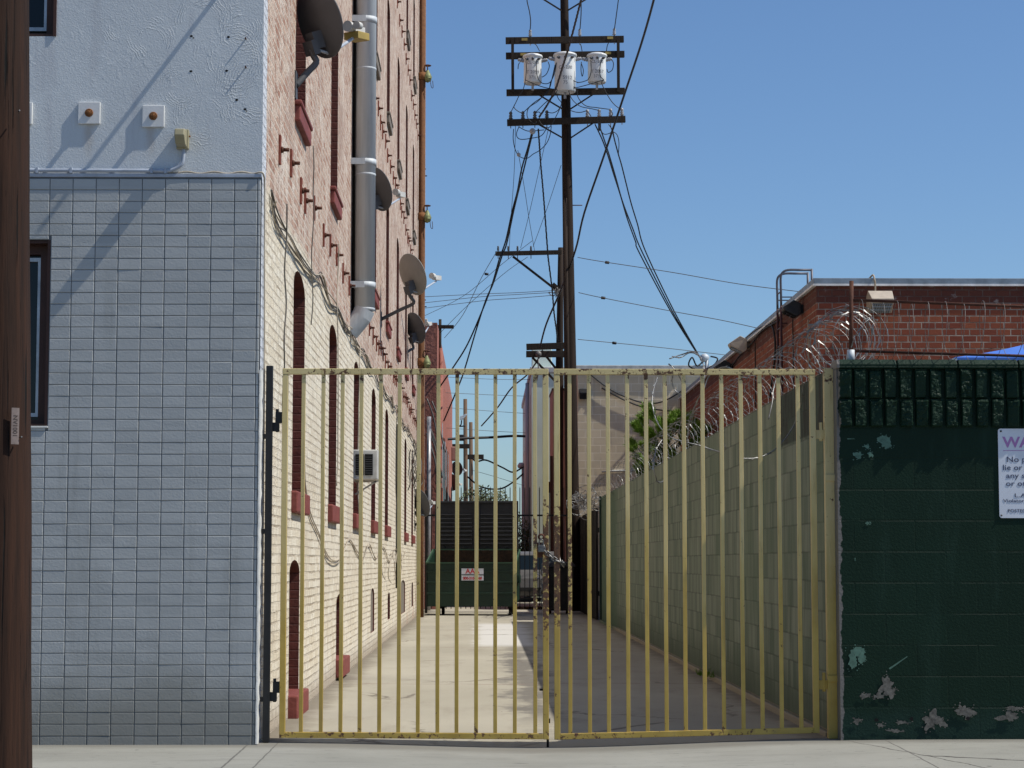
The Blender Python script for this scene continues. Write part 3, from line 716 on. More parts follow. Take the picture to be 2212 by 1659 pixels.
# ------------------------------------------------------------------ duct, pipes
def wallpt(px, py, off=0.): return onX(px, py, XL+off)
dy = 23.0; dx = XL+.155; zb = onY(786, 672, dy).z
du = thing("vent_duct", "wide galvanised duct running up the brick wall with a slanted elbow at its foot", "duct", (dx, dy, zb))
a = MB(); R = .112; a.tube([(dx, dy, zb), (dx, dy, HB-.6)], R, 28); build(a, "pipe", 'galv', du)
e1 = Vector((dx, dy, zb)); e2 = Vector((XL-.02, dy, zb-.23))
a = MB(); a.tube([e1+Vector((0,0,.02)), e1+Vector((-.035,0,-.06)), e2], [R+.004]*3, 28, smooth=False); build(a, "elbow", 'galv', du)
for zz in (zb+.02, onY(786, 378, dy).z, onY(786, 150, dy).z):
    a = MB(); a.lathe([(R, -.012), (R+.003, -.008), (R+.003, .008), (R, .012)], (dx, dy, zz), (0,0,1), 28); build(a, "seam", 'galv', du)
for py in (617, 352, 45):
    zz = onY(786, py, dy).z; a = MB(); a.lathe([(R+.004, -.035), (R+.007, -.035), (R+.007, .035), (R+.004, .035)], (dx, dy, zz), (0,0,1), 28)
    a.box(XL, dx, dy-R-.012, dy-R-.004, zz-.035, zz+.035); build(a, "strap", 'galv', du)
yc = P4(757)*1.0
a = MB(); a.tube([(XL+.02, yc, 4.6-.9), (XL+.02, yc, HB-1)], .02, 8); tag(build(a, "conduit", 'black'), "thin black pipe on the brick just beside the wide duct", "pipe")
yc = P4(855.6)
a = MB(); a.tube([(XL+.035, yc, .75), (XL+.035, yc, 3.5)], .035, 8); tag(build(a, "pipe", 'black'), "short black pipe low on the cream wall behind the air conditioner", "pipe")
# standpipe with three hose valves
sy = 45.35; sp = thing("standpipe", "orange rusty fire standpipe with green valves at the far end of the brick wall", "pipe", (XL+.09, sy, .0))
a = MB(); a.tube([(XL+.10, sy, 0), (XL+.10, sy, 2.0), (XL+.10, sy, HB-.4)], .072, 14); build(a, "riser", 'rustpipe', sp)
for py in (165, 468, 782):
    q = onY(920, py, sy); z = q.z
    a = MB(); a.cyl((XL+.10, sy, z), (XL+.20, sy, z), .04, .05, 10); a.lathe([(.01, -.12), (.07, -.09), (.10, 0), (.075, .06), (.045, .12), (.03, .16)], (XL+.215, sy, z-.02), (0,0,1), 12)
    a.cyl((XL+.23, sy-.03, z-.05), (XL+.26, sy-.12, z-.10), .05, .045, 10)
    vl = build(a, "valve", 'brass', sp)
    a = MB(); a.cyl((XL+.215, sy, z+.13), (XL+.215, sy, z+.24), .012); a.lathe([(.07, 0), (.085, .012), (.07, .024), (.055, .012), (.07, 0)], (XL+.215, sy, z+.23), (0,0,1), 14); a.box(XL+.145, XL+.285, sy-.008, sy+.008, z+.236, z+.248); build(a, "handwheel", 'darkrust', vl)
    a = MB(); a.tube(smooth_path([(XL+.28, sy-.08, z-.1), (XL+.30, sy-.08, z-.25), (XL+.34, sy-.08, z-.27), (XL+.33, sy-.1, z-.12)], 4), .007, 5); build(a, "chain", 'darkrust', vl)
    a = MB(); a.lathe([(.073, -.08), (.088, -.08), (.088, .08), (.073, .08)], (XL+.10, sy, z), (0,0,1), 14); build(a, "clamp", 'rust', sp)

# ------------------------------------------------------------------ satellite dishes
def dish(label, c, axis, r, foot, lnb, back='dishdark', mast_mid=None, arm_col='conduit', yellow=False, tall=1.12):
    c = Vector(c); ax = Vector(axis).normalized(); foot = Vector(foot); lnb = Vector(lnb)
    t = thing("satellite_dish", label, "satellite dish", foot, "satellite dishes on the walls")
    prof = [(r*k/8, .20*r*(k/8)**2-.2*r) for k in range(9)]
    a = MB(); a.lathe([(max(.002, p), h) for p, h in prof]+[(r+.006, .003), (r+.006, .012), (r-.004, .010)]+[(max(.002, p-.004), h+.010) for p, h in reversed(prof)], c, ax, 36)
    # ovals, a little taller than wide
    u = Vector((0,0,1)); vperp = (u-ax*u.dot(ax)).normalized()
    for v in a.v:
        d = (v-c).dot(vperp); v += vperp*d*(tall-1)
    build(a, "reflector", back, t)
    low = c-vperp*r*.52-ax*.2*r*.8
    a = MB(); a.obox(low-ax*.05, ax*.05, vperp*r*.26, ax.cross(vperp)*.045); a.obox(low-ax*.11-vperp*.05, ax*.03, vperp*r*.22, ax.cross(vperp)*.06); build(a, "back_bracket", 'dishdark', t)
    hub = low-ax*.12-vperp*.06
    mid = Vector(mast_mid) if mast_mid else hub+Vector((-.02, 0, -.18))
    a = MB(); a.tube(smooth_path([foot, foot.lerp(mid, .6), mid, mid.lerp(hub, .55), hub], 5), .026, 10); build(a, "mast", 'dishdark', t)
    a = MB(); a.box(foot.x-.012, foot.x+.012, foot.y-.07, foot.y+.07, foot.z-.11, foot.z+.11); build(a, "wall_foot", 'dishdark', t)
    st = c-vperp*r*1.02+ax*.01
    a = MB(); a.tube([hub+vperp*.02, st, lnb+Vector((0, 0, -.05))], .013, 8); build(a, "feed_arm", arm_col, t)
    d = (c-lnb).normalized(); sd = d.cross(Vector((0,0,1))).normalized(); uu = sd.cross(d)
    a = MB(); a.obox(lnb-d*.02, d*.07, sd*.035, uu*.032)
    a.cyl(lnb+d*.05+uu*.02, lnb+d*.12+uu*.02, .038, .045, 14)
    if yellow: a.cyl(lnb+d*.05+uu*.02-sd*.08, lnb+d*.11+uu*.02-sd*.08, .028, .034, 12)
    ln = build(a, "feed_horn", 'lnb', t)
    if yellow:
        a = MB(); a.obox(lnb-d*.03-uu*.045+sd*.01, d*.085, sd*.07, uu*.03); build(a, "yellowed_bracket", 'lnbyellow', ln, .004)
    return t
f1 = wallpt(638, 186); dc = onY(690, 46, 16.25); l1 = onY(768, 66, 16.7)
dish("large dark satellite dish high on the brick near the street corner with a yellowed bracket", dc, (.70, .62, .36), .262, f1, l1, mast_mid=onY(683, 135, 16.2), yellow=True)
f2 = wallpt(800, 470); dish("satellite dish half hidden behind the galvanised duct", onY(817, 409, 26.2), (.72, .60, .34), .25, onX(801, 470, XL), onY(864, 420, 26.7), mast_mid=onY(806, 458, 26.2))
dish("pale grey satellite dish on a long slanting mast below the one behind the duct", onY(891, 593, 29.5), (.70, .62, .36), .27, onX(823, 690, XL), onY(942, 600, 30.0), back='dishlit', mast_mid=onY(893, 655, 29.6))  # paler back colour stands for the stronger light on this dish
dish("dark satellite dish beside the orange standpipe above the gate rail", onY(897, 709, 40), (.72, .60, .34), .275, onX(880, 760, XL), onY(926, 700, 40.6), mast_mid=onY(893, 752, 40))
dish("low satellite dish by the dumpster, seen between the yellow bars", onY(909, 1086, 44.3), (.74, .58, .34), .275, onX(896, 1135, XL), onY(934, 1086, 44.9), mast_mid=onY(905, 1128, 44.3))

# ------------------------------------------------------------------ window air conditioner
za0, za1 = 2.12, 2.46
ac = thing("air_conditioner", "pale window air conditioner sticking out of an arched window behind the gate bars", "air conditioner", (XL+.1, 24.0, za0))
a = MB(); a.box(XL-.2, XL+.27, 23.72, 24.36, za0, za1); build(a, "casing", 'lnb', ac, .012)
for (x0, x1) in ((XL+.02, XL+.112), (XL+.125, XL+.215)):
    a = MB(); a.box(x0, x1, 23.708, 23.722, za0+.05, za1-.05); gr = build(a, "grille", 'hole', ac)
    a = MB()
    for k in range(9): a.box(x0+.004, x1-.004, 23.704, 23.709, za0+.07+k*.026, za0+.076+k*.026)
    build(a, "louvres", 'dishdark', gr)
a = MB(); a.bar((XL, 24.0, za0-.16), (XL+.24, 24.0, za0-.01), .02); a.bar((XL, 24.0, za0-.012), (XL+.26, 24.0, za0-.012), .02); build(a, "bracket", 'lnb', ac)

# ------------------------------------------------------------------ cables on the brick
def bundle(name, label, mat, keys, n, r, seed, spread=.02, k=5, group=None, jy=.02):
    rr = random.Random(seed); a = MB()
    for s in range(n):
        pts = [Vector((XL+r+.004+rr.random()*spread, q[0]+rr.uniform(-jy, jy), q[1]+rr.uniform(-spread, spread)*1.6)) for q in keys]
        a.tube(smooth_path(pts, k), r, 5)
    return tag(build(a, name, mat), label, "cable", group)
keys = [(14.22, 3.72), (14.5, 3.60), (15.4, 3.58), (16.6, 3.60), (17.8, 3.62)]
y = 18.5
rr = random.Random(9)
while y < 46: keys += [(y, 3.72+rr.uniform(-.03, .03)), (y+1.1, 3.66+rr.uniform(-.04, .02))]; y += 2.3
bundle("cable_bundle", "bundle of old cables sagging along the top of the cream paint", 'greycable', keys, 3, .0060, 1, .028)
bundle("cable_bundle", "pale cable following the dark bundle above the cream paint", 'tancable', keys, 2, .006, 2, .04)
lk = [(16.9, 2.35), (17.1, 1.85), (17.6, 1.60), (18.6, 1.42), (19.4, 1.27), (20.3, 1.19), (21.4, 1.22), (22.8, 1.42), (24.2, 1.30), (25.4, 1.20), (26.6, 1.40), (28.4, 1.22), (30.4, 1.42), (32.5, 1.20), (34.5, 1.40), (37, 1.22), (39, 1.38)]
bundle("cable", "cream painted cables drooping below the red window sills", 'tancable', lk, 2, .0055, 3, .012, jy=.0)
for i, (px, y0, y1_, lab) in enumerate(((600, 430, 1020, "thin cable hanging down the cream brick beside the first tall window"), (662, 300, 700, "loose cable hanging from the first upper sill to the cable bundle"),
        (719, 520, 1050, "white cable hanging in front of the second arched window"), (767, 740, 1150, "white cable hanging across the third arched window"), (850, 900, 1200, "tangled cable dropping beside the fifth window"), (881, 560, 820, "thin cable beside the standpipe"))):
    rr = random.Random(i+20); yb = P4(px); pts = []
    zA = wallpt(px, y0).z; zB = wallpt(px, y1_).z
    for k in range(9): pts.append((XL+.03+rr.uniform(0, .02), yb+rr.uniform(-.05, .05)*(1+i*.3), zA+(zB-zA)*k/8))
    a = MB(); a.tube(smooth_path(pts, 4), .006 if i != 1 else .005, 5); tag(build(a, "cable", 'tancable' if i in (2, 3) else 'greycable'), lab, "cable")
# tangle of wire ends at the far end
a = MB(); rr = random.Random(31)
for k in range(10):
    b = Vector((XL+.05, 42+rr.uniform(-3, 4), 3.5+rr.uniform(-.2, .1))); a.tube(smooth_path([b+Vector((rr.uniform(0, .12), .4*math.sin(j*1.1+k*2)+rr.uniform(-.2, .2), -j*.16+rr.uniform(-.05, .05))) for j in range(6)], 3), .010, 4)
tag(build(a, "cable_tangle", 'greycable'), "tangle of loose wire ends on the brick near the standpipe", "cable")
a = MB(); rr = random.Random(37)
for k in range(5):
    b = Vector((XL+.03, 30+k*1.6, 1.35)); a.tube(smooth_path([b+Vector((rr.uniform(0, .05), .35*math.sin(j*1.3+k)+rr.uniform(-.1, .1), -j*.09+rr.uniform(-.04, .04))) for j in range(6)], 3), .007, 4)
tag(build(a, "cable_tangle", 'tancable'), "curls of thin cable hanging below the far red sills", "cable")
# ================================================================== gate
def gX(px, py=1200): return onY(px, py, YG).x
def gZ(py): return onY(1100, py, YG).z
zt = gZ(797); ST = .0385; BW = .0255
def gate_leaf(label, px0, px1, bars, zb0, zb1, drop=False):
    x0, x1 = gX(px0), gX(px1)
    t = thing("gate_leaf", label, "gate", ((x0+x1)/2, YG, min(zb0, zb1)))
    zb = lambda x: zb0+(zb1-zb0)*(x-x0)/(x1-x0)
    y0, y1 = YG-ST/2, YG+ST/2
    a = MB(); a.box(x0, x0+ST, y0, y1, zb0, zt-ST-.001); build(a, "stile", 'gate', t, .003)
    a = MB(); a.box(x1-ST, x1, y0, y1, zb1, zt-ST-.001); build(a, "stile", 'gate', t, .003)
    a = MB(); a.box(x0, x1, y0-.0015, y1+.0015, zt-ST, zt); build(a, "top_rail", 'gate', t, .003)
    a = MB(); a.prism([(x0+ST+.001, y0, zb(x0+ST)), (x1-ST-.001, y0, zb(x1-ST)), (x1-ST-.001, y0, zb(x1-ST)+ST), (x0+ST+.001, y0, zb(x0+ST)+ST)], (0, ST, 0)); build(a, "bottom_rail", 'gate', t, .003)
    rr = random.Random(int(px0))
    for p in bars:
        x = gX(p); a = MB(); d = rr.uniform(-.0015, .0015); z0 = zb(x)+ST-.004; z1 = zt-ST+.002
        nz = 6; sec = []
        for k in range(nz+1):
            o = d*math.sin(math.pi*k/nz*2)+rr.uniform(-.0006, .0006); z = z0+(z1-z0)*k/nz
            sec.append([(x-BW/2+o, YG-BW/2, z), (x+BW/2+o, YG-BW/2, z), (x+BW/2+o, YG+BW/2, z), (x-BW/2+o, YG+BW/2, z)])
        a.add([v for q in sec for v in q], [[4*k+i, 4*k+(i+1)%4, 4*k+4+(i+1)%4, 4*k+4+i] for k in range(nz) for i in range(4)])
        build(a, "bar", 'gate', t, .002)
    return t
LB = [653, 696, 738, 779, 821, 862, 904, 946, 987, 1029, 1070, 1112, 1156]
RB = [1231, 1273, 1314, 1356, 1397, 1438, 1479, 1520, 1561, 1603, 1644, 1685, 1727]
zl = gZ(1593); zlr = gZ(1597); zrr = gZ(1584)
gl = gate_leaf("rusty yellow barred gate leaf hung on the black post beside the brick wall", 607, 1185, LB, zl, zlr)
gr_ = gate_leaf("rusty yellow barred gate leaf hung on the yellow post beside the green wall", 1197, 1765, RB, zlr-.002, zrr)
# drop bolt on the left leaf
x = gX(1183); a = MB(); a.cyl((x, YG+.03, walk_z(x, 13.93)+.002), (x, YG+.03, .34), .008); a.bar((x, YG+.03, .34), (x-.055, YG+.03, .34), .014); a.box(x-.02, x+.016, YG+.0195, YG+.042, .12, .15); build(a, "drop_bolt", 'blackiron', gl)
# lock box and eye between the leaves
zk = gZ(1188); x = gX(1177)
a = MB(); a.box(x-.055, x+.01, YG-.012, YG+.012, zk-.05, zk+.05); build(a, "lock_plate", 'darkrust', gl, .002)
a = MB(); a.lathe([(.016, -.004), (.024, 0), (.016, .004), (.010, 0), (.016, -.004)], (gX(1169), YG-.02, gZ(1160)), (0, 1, .3), 12); build(a, "eye", 'darkrust', gl)
# hinge posts
def post(label, px0, px1, ztop, mat, zb=0.):
    x0, x1 = gX(px0), gX(px1); t = thing("gate_post", label, "gate post", ((x0+x1)/2, YG, zb))
    a = MB(); a.box(x0, x1, YG-(x1-x0)/2, YG+(x1-x0)/2, zb, ztop); build(a, "post", mat, t, .004); return t, x0, x1
pl, a0, a1 = post("black square steel gate post bolted to the brick corner", 571.5, 586, gZ(791), 'black')
for py in (943, 1148, 1510):
    z = gZ(py); a = MB(); a.box(XL+.001, a0+.001, YG-.012, YG+.02, z-.016, z+.016); build(a, "bracket", 'black', pl)
for py, h in ((908, .07), (1490, .07)):
    z = gZ(py); a = MB(); a.box(a1-.001, a1+.045, YG+.0, YG+.022, z-.075, z-.015); a.box(a1+.018, gX(607)+.004, YG-.002, YG+.024, z-.02, z+.055); a.cyl((a1+.03, YG+.01, z-.08), (a1+.03, YG+.01, z+.075), .011, n=8); build(a, "hinge", 'black', pl, .003)
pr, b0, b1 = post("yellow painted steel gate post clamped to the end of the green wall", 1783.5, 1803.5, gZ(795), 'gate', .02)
for py in (928, 1470):
    z = gZ(py); a = MB(); a.box(gX(1765)-.002, b0+.002, YG+.004, YG+.022, z-.06, z+.0); a.cyl((b0-.02, YG+.012, z-.075), (b0-.02, YG+.012, z+.05), .012, n=8); build(a, "hinge", 'gate', pr, .003)
for py in (1032, 1466):
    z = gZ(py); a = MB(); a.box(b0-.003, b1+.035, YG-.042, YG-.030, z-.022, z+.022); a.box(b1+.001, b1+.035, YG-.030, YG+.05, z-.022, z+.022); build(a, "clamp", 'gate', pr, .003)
# chain and padlock
def link(a, c, d, u, L=.034, Wd=.020, r=.0042):
    d = Vector(d).normalized(); u = (Vector(u)-d*Vector(u).dot(d)).normalized(); pts = []
    for k in range(16):
        t = 2*math.pi*k/16; pts.append(Vector(c)+d*(L/2-Wd/2+0)*(1 if math.cos(t) > 0 else -1)*(1 if abs(math.cos(t)) > .1 else 0)+d*Wd/2*math.cos(t)+u*Wd/2*math.sin(t))
    pts.append(pts[0]); pts.append(pts[1]); a.tube(pts, r, 6, cap=False)
cp = smooth_path([onY(1171, 1178, YG-.035), onY(1176, 1190, YG-.04), onY(1185, 1197, YG-.036), onY(1195, 1206, YG-.034), onY(1205, 1212, YG-.032), onY(1214, 1215, YG-.02)], 8)
ch = thing("chain", "grey steel chain looped round the two meeting gate stiles", "chain", cp[0])
a = MB(); L_ = 0; last = cp[0]; fl = 0
for i in range(1, len(cp)):
    if (cp[i]-last).length > .026:
        d = cp[i]-last; link(a, (cp[i]+last)/2, d, (0, 1, .2) if fl else (.3, .1, 1), .044, .024, .0048); last = cp[i]; fl ^= 1
q = Vector(cp[-1])
for k in range(5): link(a, q+Vector((.004*k, .02*k, -.004*k)), (0, 1, -.2), (1, 0, 0) if k % 2 else (0, 0, 1), .044, .024, .0048)
build(a, "links", 'chrome', ch)
a = MB(); q = onY(1172, 1225, YG+.03)
for k in range(9): link(a, q+Vector((.003*math.sin(k), 0, -.034*k)), (0, .05, 1), (1, 0, 0) if k % 2 else (0, 1, 0), .044, .024, .0048)
build(a, "hanging_links", 'razordull', ch)
q = onY(1169, 1178, YG-.045)
pk = thing("padlock", "bright steel padlock hanging on the gate chain", "padlock", q)
a = MB(); a.box(q.x-.022, q.x+.022, q.y-.011, q.y+.011, q.z-.045, q.z+.0); build(a, "body", 'chrome', pk, .005)
a = MB(); a.tube(smooth_path([q+Vector((-.014, 0, 0)), q+Vector((-.014, 0, .025)), q+Vector((-.006, 0, .038)), q+Vector((.006, 0, .038)), q+Vector((.014, 0, .025)), q+Vector((.014, 0, 0))], 4), .004, 8); build(a, "shackle", 'chrome', pk)

# ================================================================== green wall along the street
GX0 = 2.332; GX1 = 9.0; z_band0 = onY(2000, 923, YF).z; z_mid = onY(2000, 862, YF).z; z_band1 = onY(2000, 797, YF).z; z_top = onY(2000, 777, YF).z
gw = thing("block_wall", "dark green glossy block wall along the sidewalk with a band of split-face blocks", "wall", (GX0, YF, 0))
a = MB(); a.box(GX0, GX1, YF, YF+.2, -.1, z_band1-.002); build(a, "smooth_courses", 'green', gw)
rr = random.Random(17)
a = MB(); x = GX0-.004; i = 0
while x < GX1-.5:
    L = .402; x1 = x+L
    a.add([(x+.002,YF-.045,z_band1),(x1-.002,YF-.045,z_band1),(x1-.002,YF+.22,z_band1),(x+.002,YF+.22,z_band1),(x+.004,YF-.012,z_top),(x1-.004,YF-.012,z_top),(x1-.004,YF+.2,z_top),(x+.004,YF+.2,z_top),
           (x+.002,YF-.045,z_band1+.03),(x1-.002,YF-.045,z_band1+.03)],
          [(3,2,1,0),(4,5,6,7),(0,1,9,8),(8,9,5,4),(1,2,6,5,9),(2,3,7,6),(3,0,8,4,7)])
    x = x1+.002; i += 1
build(a, "coping", 'green', gw, .006)
from mathutils import noise as mn
def splitface(a, x0, x1, z0, z1, y0, seed):
    nx, nz = 12, 24; vs = []; rr = random.Random(seed); amp = rr.uniform(.010, .016); flat = rr.random() < .25; tilt = rr.uniform(-.010, .010); t2 = rr.uniform(-.006, .012)
    for j in range(nz+1):
        for i in range(nx+1):
            u, v = i/nx, j/nz; x = x0+(x1-x0)*u; z = z0+(z1-z0)*v
            q = Vector((x*52+seed, z*52, seed*.7)); h = mn.noise(q)*.5+abs(mn.noise(q*2.1))*.6+mn.noise(q*.35)*.6
            h = h*amp*(.25 if flat and v < .75 else 1)+tilt*(u-.5)*2+t2*(v-.5)*2
            edge = min(u, 1-u)*nx; e2 = min(v, 1-v)*nz
            if edge < 1 or e2 < 1: h -= .012
            vs.append((x+(rr.uniform(-.0015, .0015) if 0 < i < nx else 0), y0-h, z))
    b = len(vs)
    fs = [[j*(nx+1)+i, j*(nx+1)+i+1, (j+1)*(nx+1)+i+1, (j+1)*(nx+1)+i] for j in range(nz) for i in range(nx)]
    rim = [i for i in range(nx+1)]+[(j+1)*(nx+1)+nx for j in range(nz)]+[nz*(nx+1)+i for i in reversed(range(nx))]+[j*(nx+1) for j in reversed(range(1, nz))]
    vs2 = [(vs[k][0], YF-.001, vs[k][2]) for k in rim]
    fs += [[rim[k], b+k, b+(k+1)%len(rim), rim[(k+1)%len(rim)]] for k in range(len(rim))]
    a.add(vs+vs2, fs, False)
PT = .1012
for row, (z0, z1) in enumerate(((z_band0, z_mid), (z_mid, z_band1))):
    x = GX0+.012+(.004 if row == 0 else 0); k = 0; k_max = 33
    while x < GX1-.2 and k < k_max:
        a = MB(); wd = .079+rr.uniform(-.003, .003); splitface(a, x, x+wd, z0+.004, z1-.004, YF-.036, k*7+row*131+1); build(a, "split_rib", 'green', gw); x += PT; k += 1
# bare patches where the paint came off
CHN = [0]
def chip(cx, cz, pts, mat, y=YF-.0010):
    CHN[0] += 1; y -= CHN[0]*.00012
    a = MB(); a.add([(cx+dx, y, cz+dz) for dx, dz in pts], [list(range(len(pts)))]); return a
def blob(rx, rz, seed, n=56, rough=.35):
    rr = random.Random(seed); o = rr.uniform(0, 50); out = []
    for k in range(n):
        t = 2*math.pi*k/n; c, s_ = math.cos(t), math.sin(t)
        r_ = 1+rough*(mn.noise(Vector((c*1.1+o, s_*1.1, 0)))*1.3+mn.noise(Vector((c*3+o, s_*3, 3)))*.7+mn.noise(Vector((c*8+o, s_*8, 7)))*.5)
        out.append((max(.15, r_)*rx*c, max(.15, r_)*rz*s_))
    return out
def addchip(px, py, rx, rz, seed, mat='chipgreen', rough=.45):
    c = onY(px, py, YF); a = chip(c.x, c.z, blob(rx/326, rz/326, seed, rough=rough), mat); rr = random.Random(seed+900)
    for k in range(7):     # loose flakes round the edge
        t = rr.uniform(0, 6.28); f_ = rr.uniform(1.05, 1.7); q = chip(c.x+rx/326*f_*math.cos(t), c.z+rz/326*f_*math.sin(t), blob(rr.uniform(.002, .006), rr.uniform(.002, .005), seed*31+k, 10), mat)
        CHN[0] -= .5; a.add(q.v, q.f)
    build(a, "bare_patch", mat, gw)
for q in ((1911, 953, 13, 12, 1), (1918, 962, 9, 6, 2), (1852, 984, 9, 7, 3), (1872, 965, 5, 4, 4), (1880, 981, 5, 5, 5), (1874, 1130, 4, 3, 6), (1853, 1408, 18, 10, 7), (1842, 1428, 9, 17, 8), (1862, 1420, 7, 12, 9)): addchip(*q)
for q in ((1912, 1480, 13, 18, 10), (1926, 1496, 12, 9, 11), (1898, 1503, 9, 6, 12), (1868, 1503, 10, 5, 13), (1850, 1558, 8, 6, 14), (1902, 1566, 7, 4, 15), (2010, 1556, 16, 17, 16), (2030, 1560, 12, 10, 17), (2082, 1534, 20, 10, 18), (2090, 1545, 8, 6, 19), (2178, 1547, 22, 9, 20), (1930, 1578, 14, 3, 21), (1948, 1560, 14, 3, 22), (2190, 1530, 16, 5, 23)): addchip(*q, mat='chip', rough=.7)
for (px, py) in ((1892, 1555), (1968, 1552), (2090, 1552)): 
    c = onY(px, py, YF); build(chip(c.x, c.z, blob(.012, .012, int(px)), 'hole', YF-.0030), "bolt_hole", 'hole', gw)
for (p, q, wd) in (((1830, 948), (1846, 948), .006), ((1921, 1445), (1960, 1418), .012), ((1847, 1205), (1847, 1212), .006)):
    c0, c1 = onY(*p, YF), onY(*q, YF); a = MB(); d = (c1-c0).normalized(); n_ = Vector((-d.z, 0, d.x))*wd/2
    a.add([c0-n_+Vector((0,-.0014,0)), c1-n_*.5+Vector((0,-.0014,0)), c1+n_*.5+Vector((0,-.0014,0)), c0+n_+Vector((0,-.0014,0))], [(0,1,2,3)]); build(a, "scrape", 'chipgreen', gw)

# alley side of the yard: faded green wall
aw = thing("block_wall", "long faded green block wall running down the right side of the alley", "wall", (XR, 14, 0))
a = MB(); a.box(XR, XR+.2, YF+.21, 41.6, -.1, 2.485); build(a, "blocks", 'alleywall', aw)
a = MB(); a.box(XR-.05, XR-.001, YF+.3, 41.6, -.05, .05); build(a, "footing", 'alleywall', aw, .015)
a = MB(); rr = random.Random(55)
vs = [(XR+.001, YF+.17, 0), (XR+.001, YF+.17, 2.40)]
a.box(XR+.04, XR+.19, YF+.20, YF+.209, -.05, 2.4); build(a, "wall_end", 'chip', aw)
a = MB(); a.box(XR-.04, XR+.0, 41.62, 41.74, 0, 2.5); tag(build(a, "wall_post", 'bin'), "dark green post at the far end of the alley block wall", "post")
# dark boarded fence past the gap
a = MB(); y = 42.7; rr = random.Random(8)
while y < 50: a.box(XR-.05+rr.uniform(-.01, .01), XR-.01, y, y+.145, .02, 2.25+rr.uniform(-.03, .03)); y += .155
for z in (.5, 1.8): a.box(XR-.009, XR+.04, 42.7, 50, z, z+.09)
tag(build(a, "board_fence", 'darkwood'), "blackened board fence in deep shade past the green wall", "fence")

# ------------------------------------------------------------------ sign
c = onY(2155, 926, YF); c2 = onY(2155, 1119, YF); SX0 = c.x+.0; SZ1 = c.z; SZ0 = c2.z; SWD = .62; ys = YF-.006
sg = thing("warning_sign", "white warning sign with faded magenta heading on the dark green wall", "sign", (SX0+SWD/2, YF, SZ0))
a = MB(); r = .016; pts = []
for (cx, cz, a0_) in ((SX0+SWD-r, SZ0+r, -90), (SX0+SWD-r, SZ1-r, 0), (SX0+r, SZ1-r, 90), (SX0+r, SZ0+r, 180)):
    for k in range(6): t = math.radians(a0_+18*k); pts.append((cx+r*math.cos(t), ys, cz+r*math.sin(t)))
a.prism(pts, (0, .005, 0)); build(a, "panel", 'sign', sg)
def sx(px): return onY(px, 1000, YF).x
def szz(py): return onY(2180, py, YF).z
TX = ys-.0012
def put(txt, px, py, h, mat='ink', wid=None, bold=0.):
    build(text_mb(txt, sx(px), szz(py), h, TX, width=wid, bold=bold), "lettering", mat, sg)
put("WARNING", 2167, 966, .097, 'purple', .515, .0025)
a = MB(); a.box(sx(2167), sx(2167)+.53, TX, TX+.0008, szz(974), szz(974)+.004); build(a, "rule", 'purple', sg)
put("No person shall sit,", 2173, 998, .052, wid=.50); put("lie or sleep in or upon", 2165, 1015.5, .052, wid=.545)
put("any street, sidewalk", 2172, 1033, .052, wid=.50); put("or other public way", 2171, 1050, .052, wid=.50)
put("L.A.M.C. 41.18(d)", 2189, 1074, .036, wid=.40); put("Violators are subject to arrest", 2165, 1085, .031, wid=.52); put("POSTED BY", 2174, 1107, .032, wid=.17)
for px, py in ((2161.5, 931.5), (2163, 1113)):
    q = onY(px, py, YF); a = MB(); a.lathe([(.0005, -.006), (.005, -.005), (.0065, -.002), (.0065, 0)], (q.x, ys, q.z), (0, 1, 0), 10); build(a, "screw", 'chrome' if py > 1000 else 'hole', sg)

# ------------------------------------------------------------------ rails and razor wire on the wall tops
pX = onY(1838, 700, YF+.1).x; ry = YF+.10
rl = thing("railing", "rusty pipe rails and post standing on top of the dark green wall", "railing", (pX, ry, z_top))
a = MB(); a.cyl((pX-.004, ry, z_top-.01), (pX+.008, ry, onY(1838, 607, ry).z), .0145, n=10); build(a, "post", 'darkrust', rl)
a = MB(); a.cyl((pX-.004, ry, z_top-.01), (pX-.003, ry, z_top+.075), .026, n=12); build(a, "collar", 'galv', rl)
for (pa, pb) in ((648, 662), (758, 769)):
    p, q = onY(1840, pa, ry), onY(2212, pb, ry); d = (q-p); a = MB(); a.cyl(p, p+d*1.9, .0105, n=8); build(a, "rail", 'darkrust', rl)
def razor_coil(a, axis_pts, r, turns, wobble, seed, blade=.010, bl=.028, wire=.0022, step=.085, rx=1.):
    rr = random.Random(seed); N = turns*22; path = smooth_path(axis_pts, 8); ph = rr.uniform(0, 6)
    pts = []
    wa = [rr.uniform(0, 6.28) for _ in range(4)]
    for i in range(N+1):
        t = i/N*(len(path)-1); k = min(int(t), len(path)-2); c = path[k].lerp(path[k+1], t-k)
        d = (path[k+1]-path[k]).normalized(); u = d.cross(Vector((0,0,1))).normalized(); v = u.cross(d)
        an = ph+2*math.pi*turns*i/N
        rad = r*(1+wobble*math.sin(an*.37+wa[0])+wobble*.6*math.sin(an*.91+wa[1]))
        c = c+d*wobble*.35*math.sin(an+wa[2])*r+v*wobble*.5*r*math.sin(i*.02+wa[3])
        pts.append(c+u*rad*rx*math.cos(an)+v*rad*math.sin(an))
    wire_path(a, pts, blade, bl, wire, step)
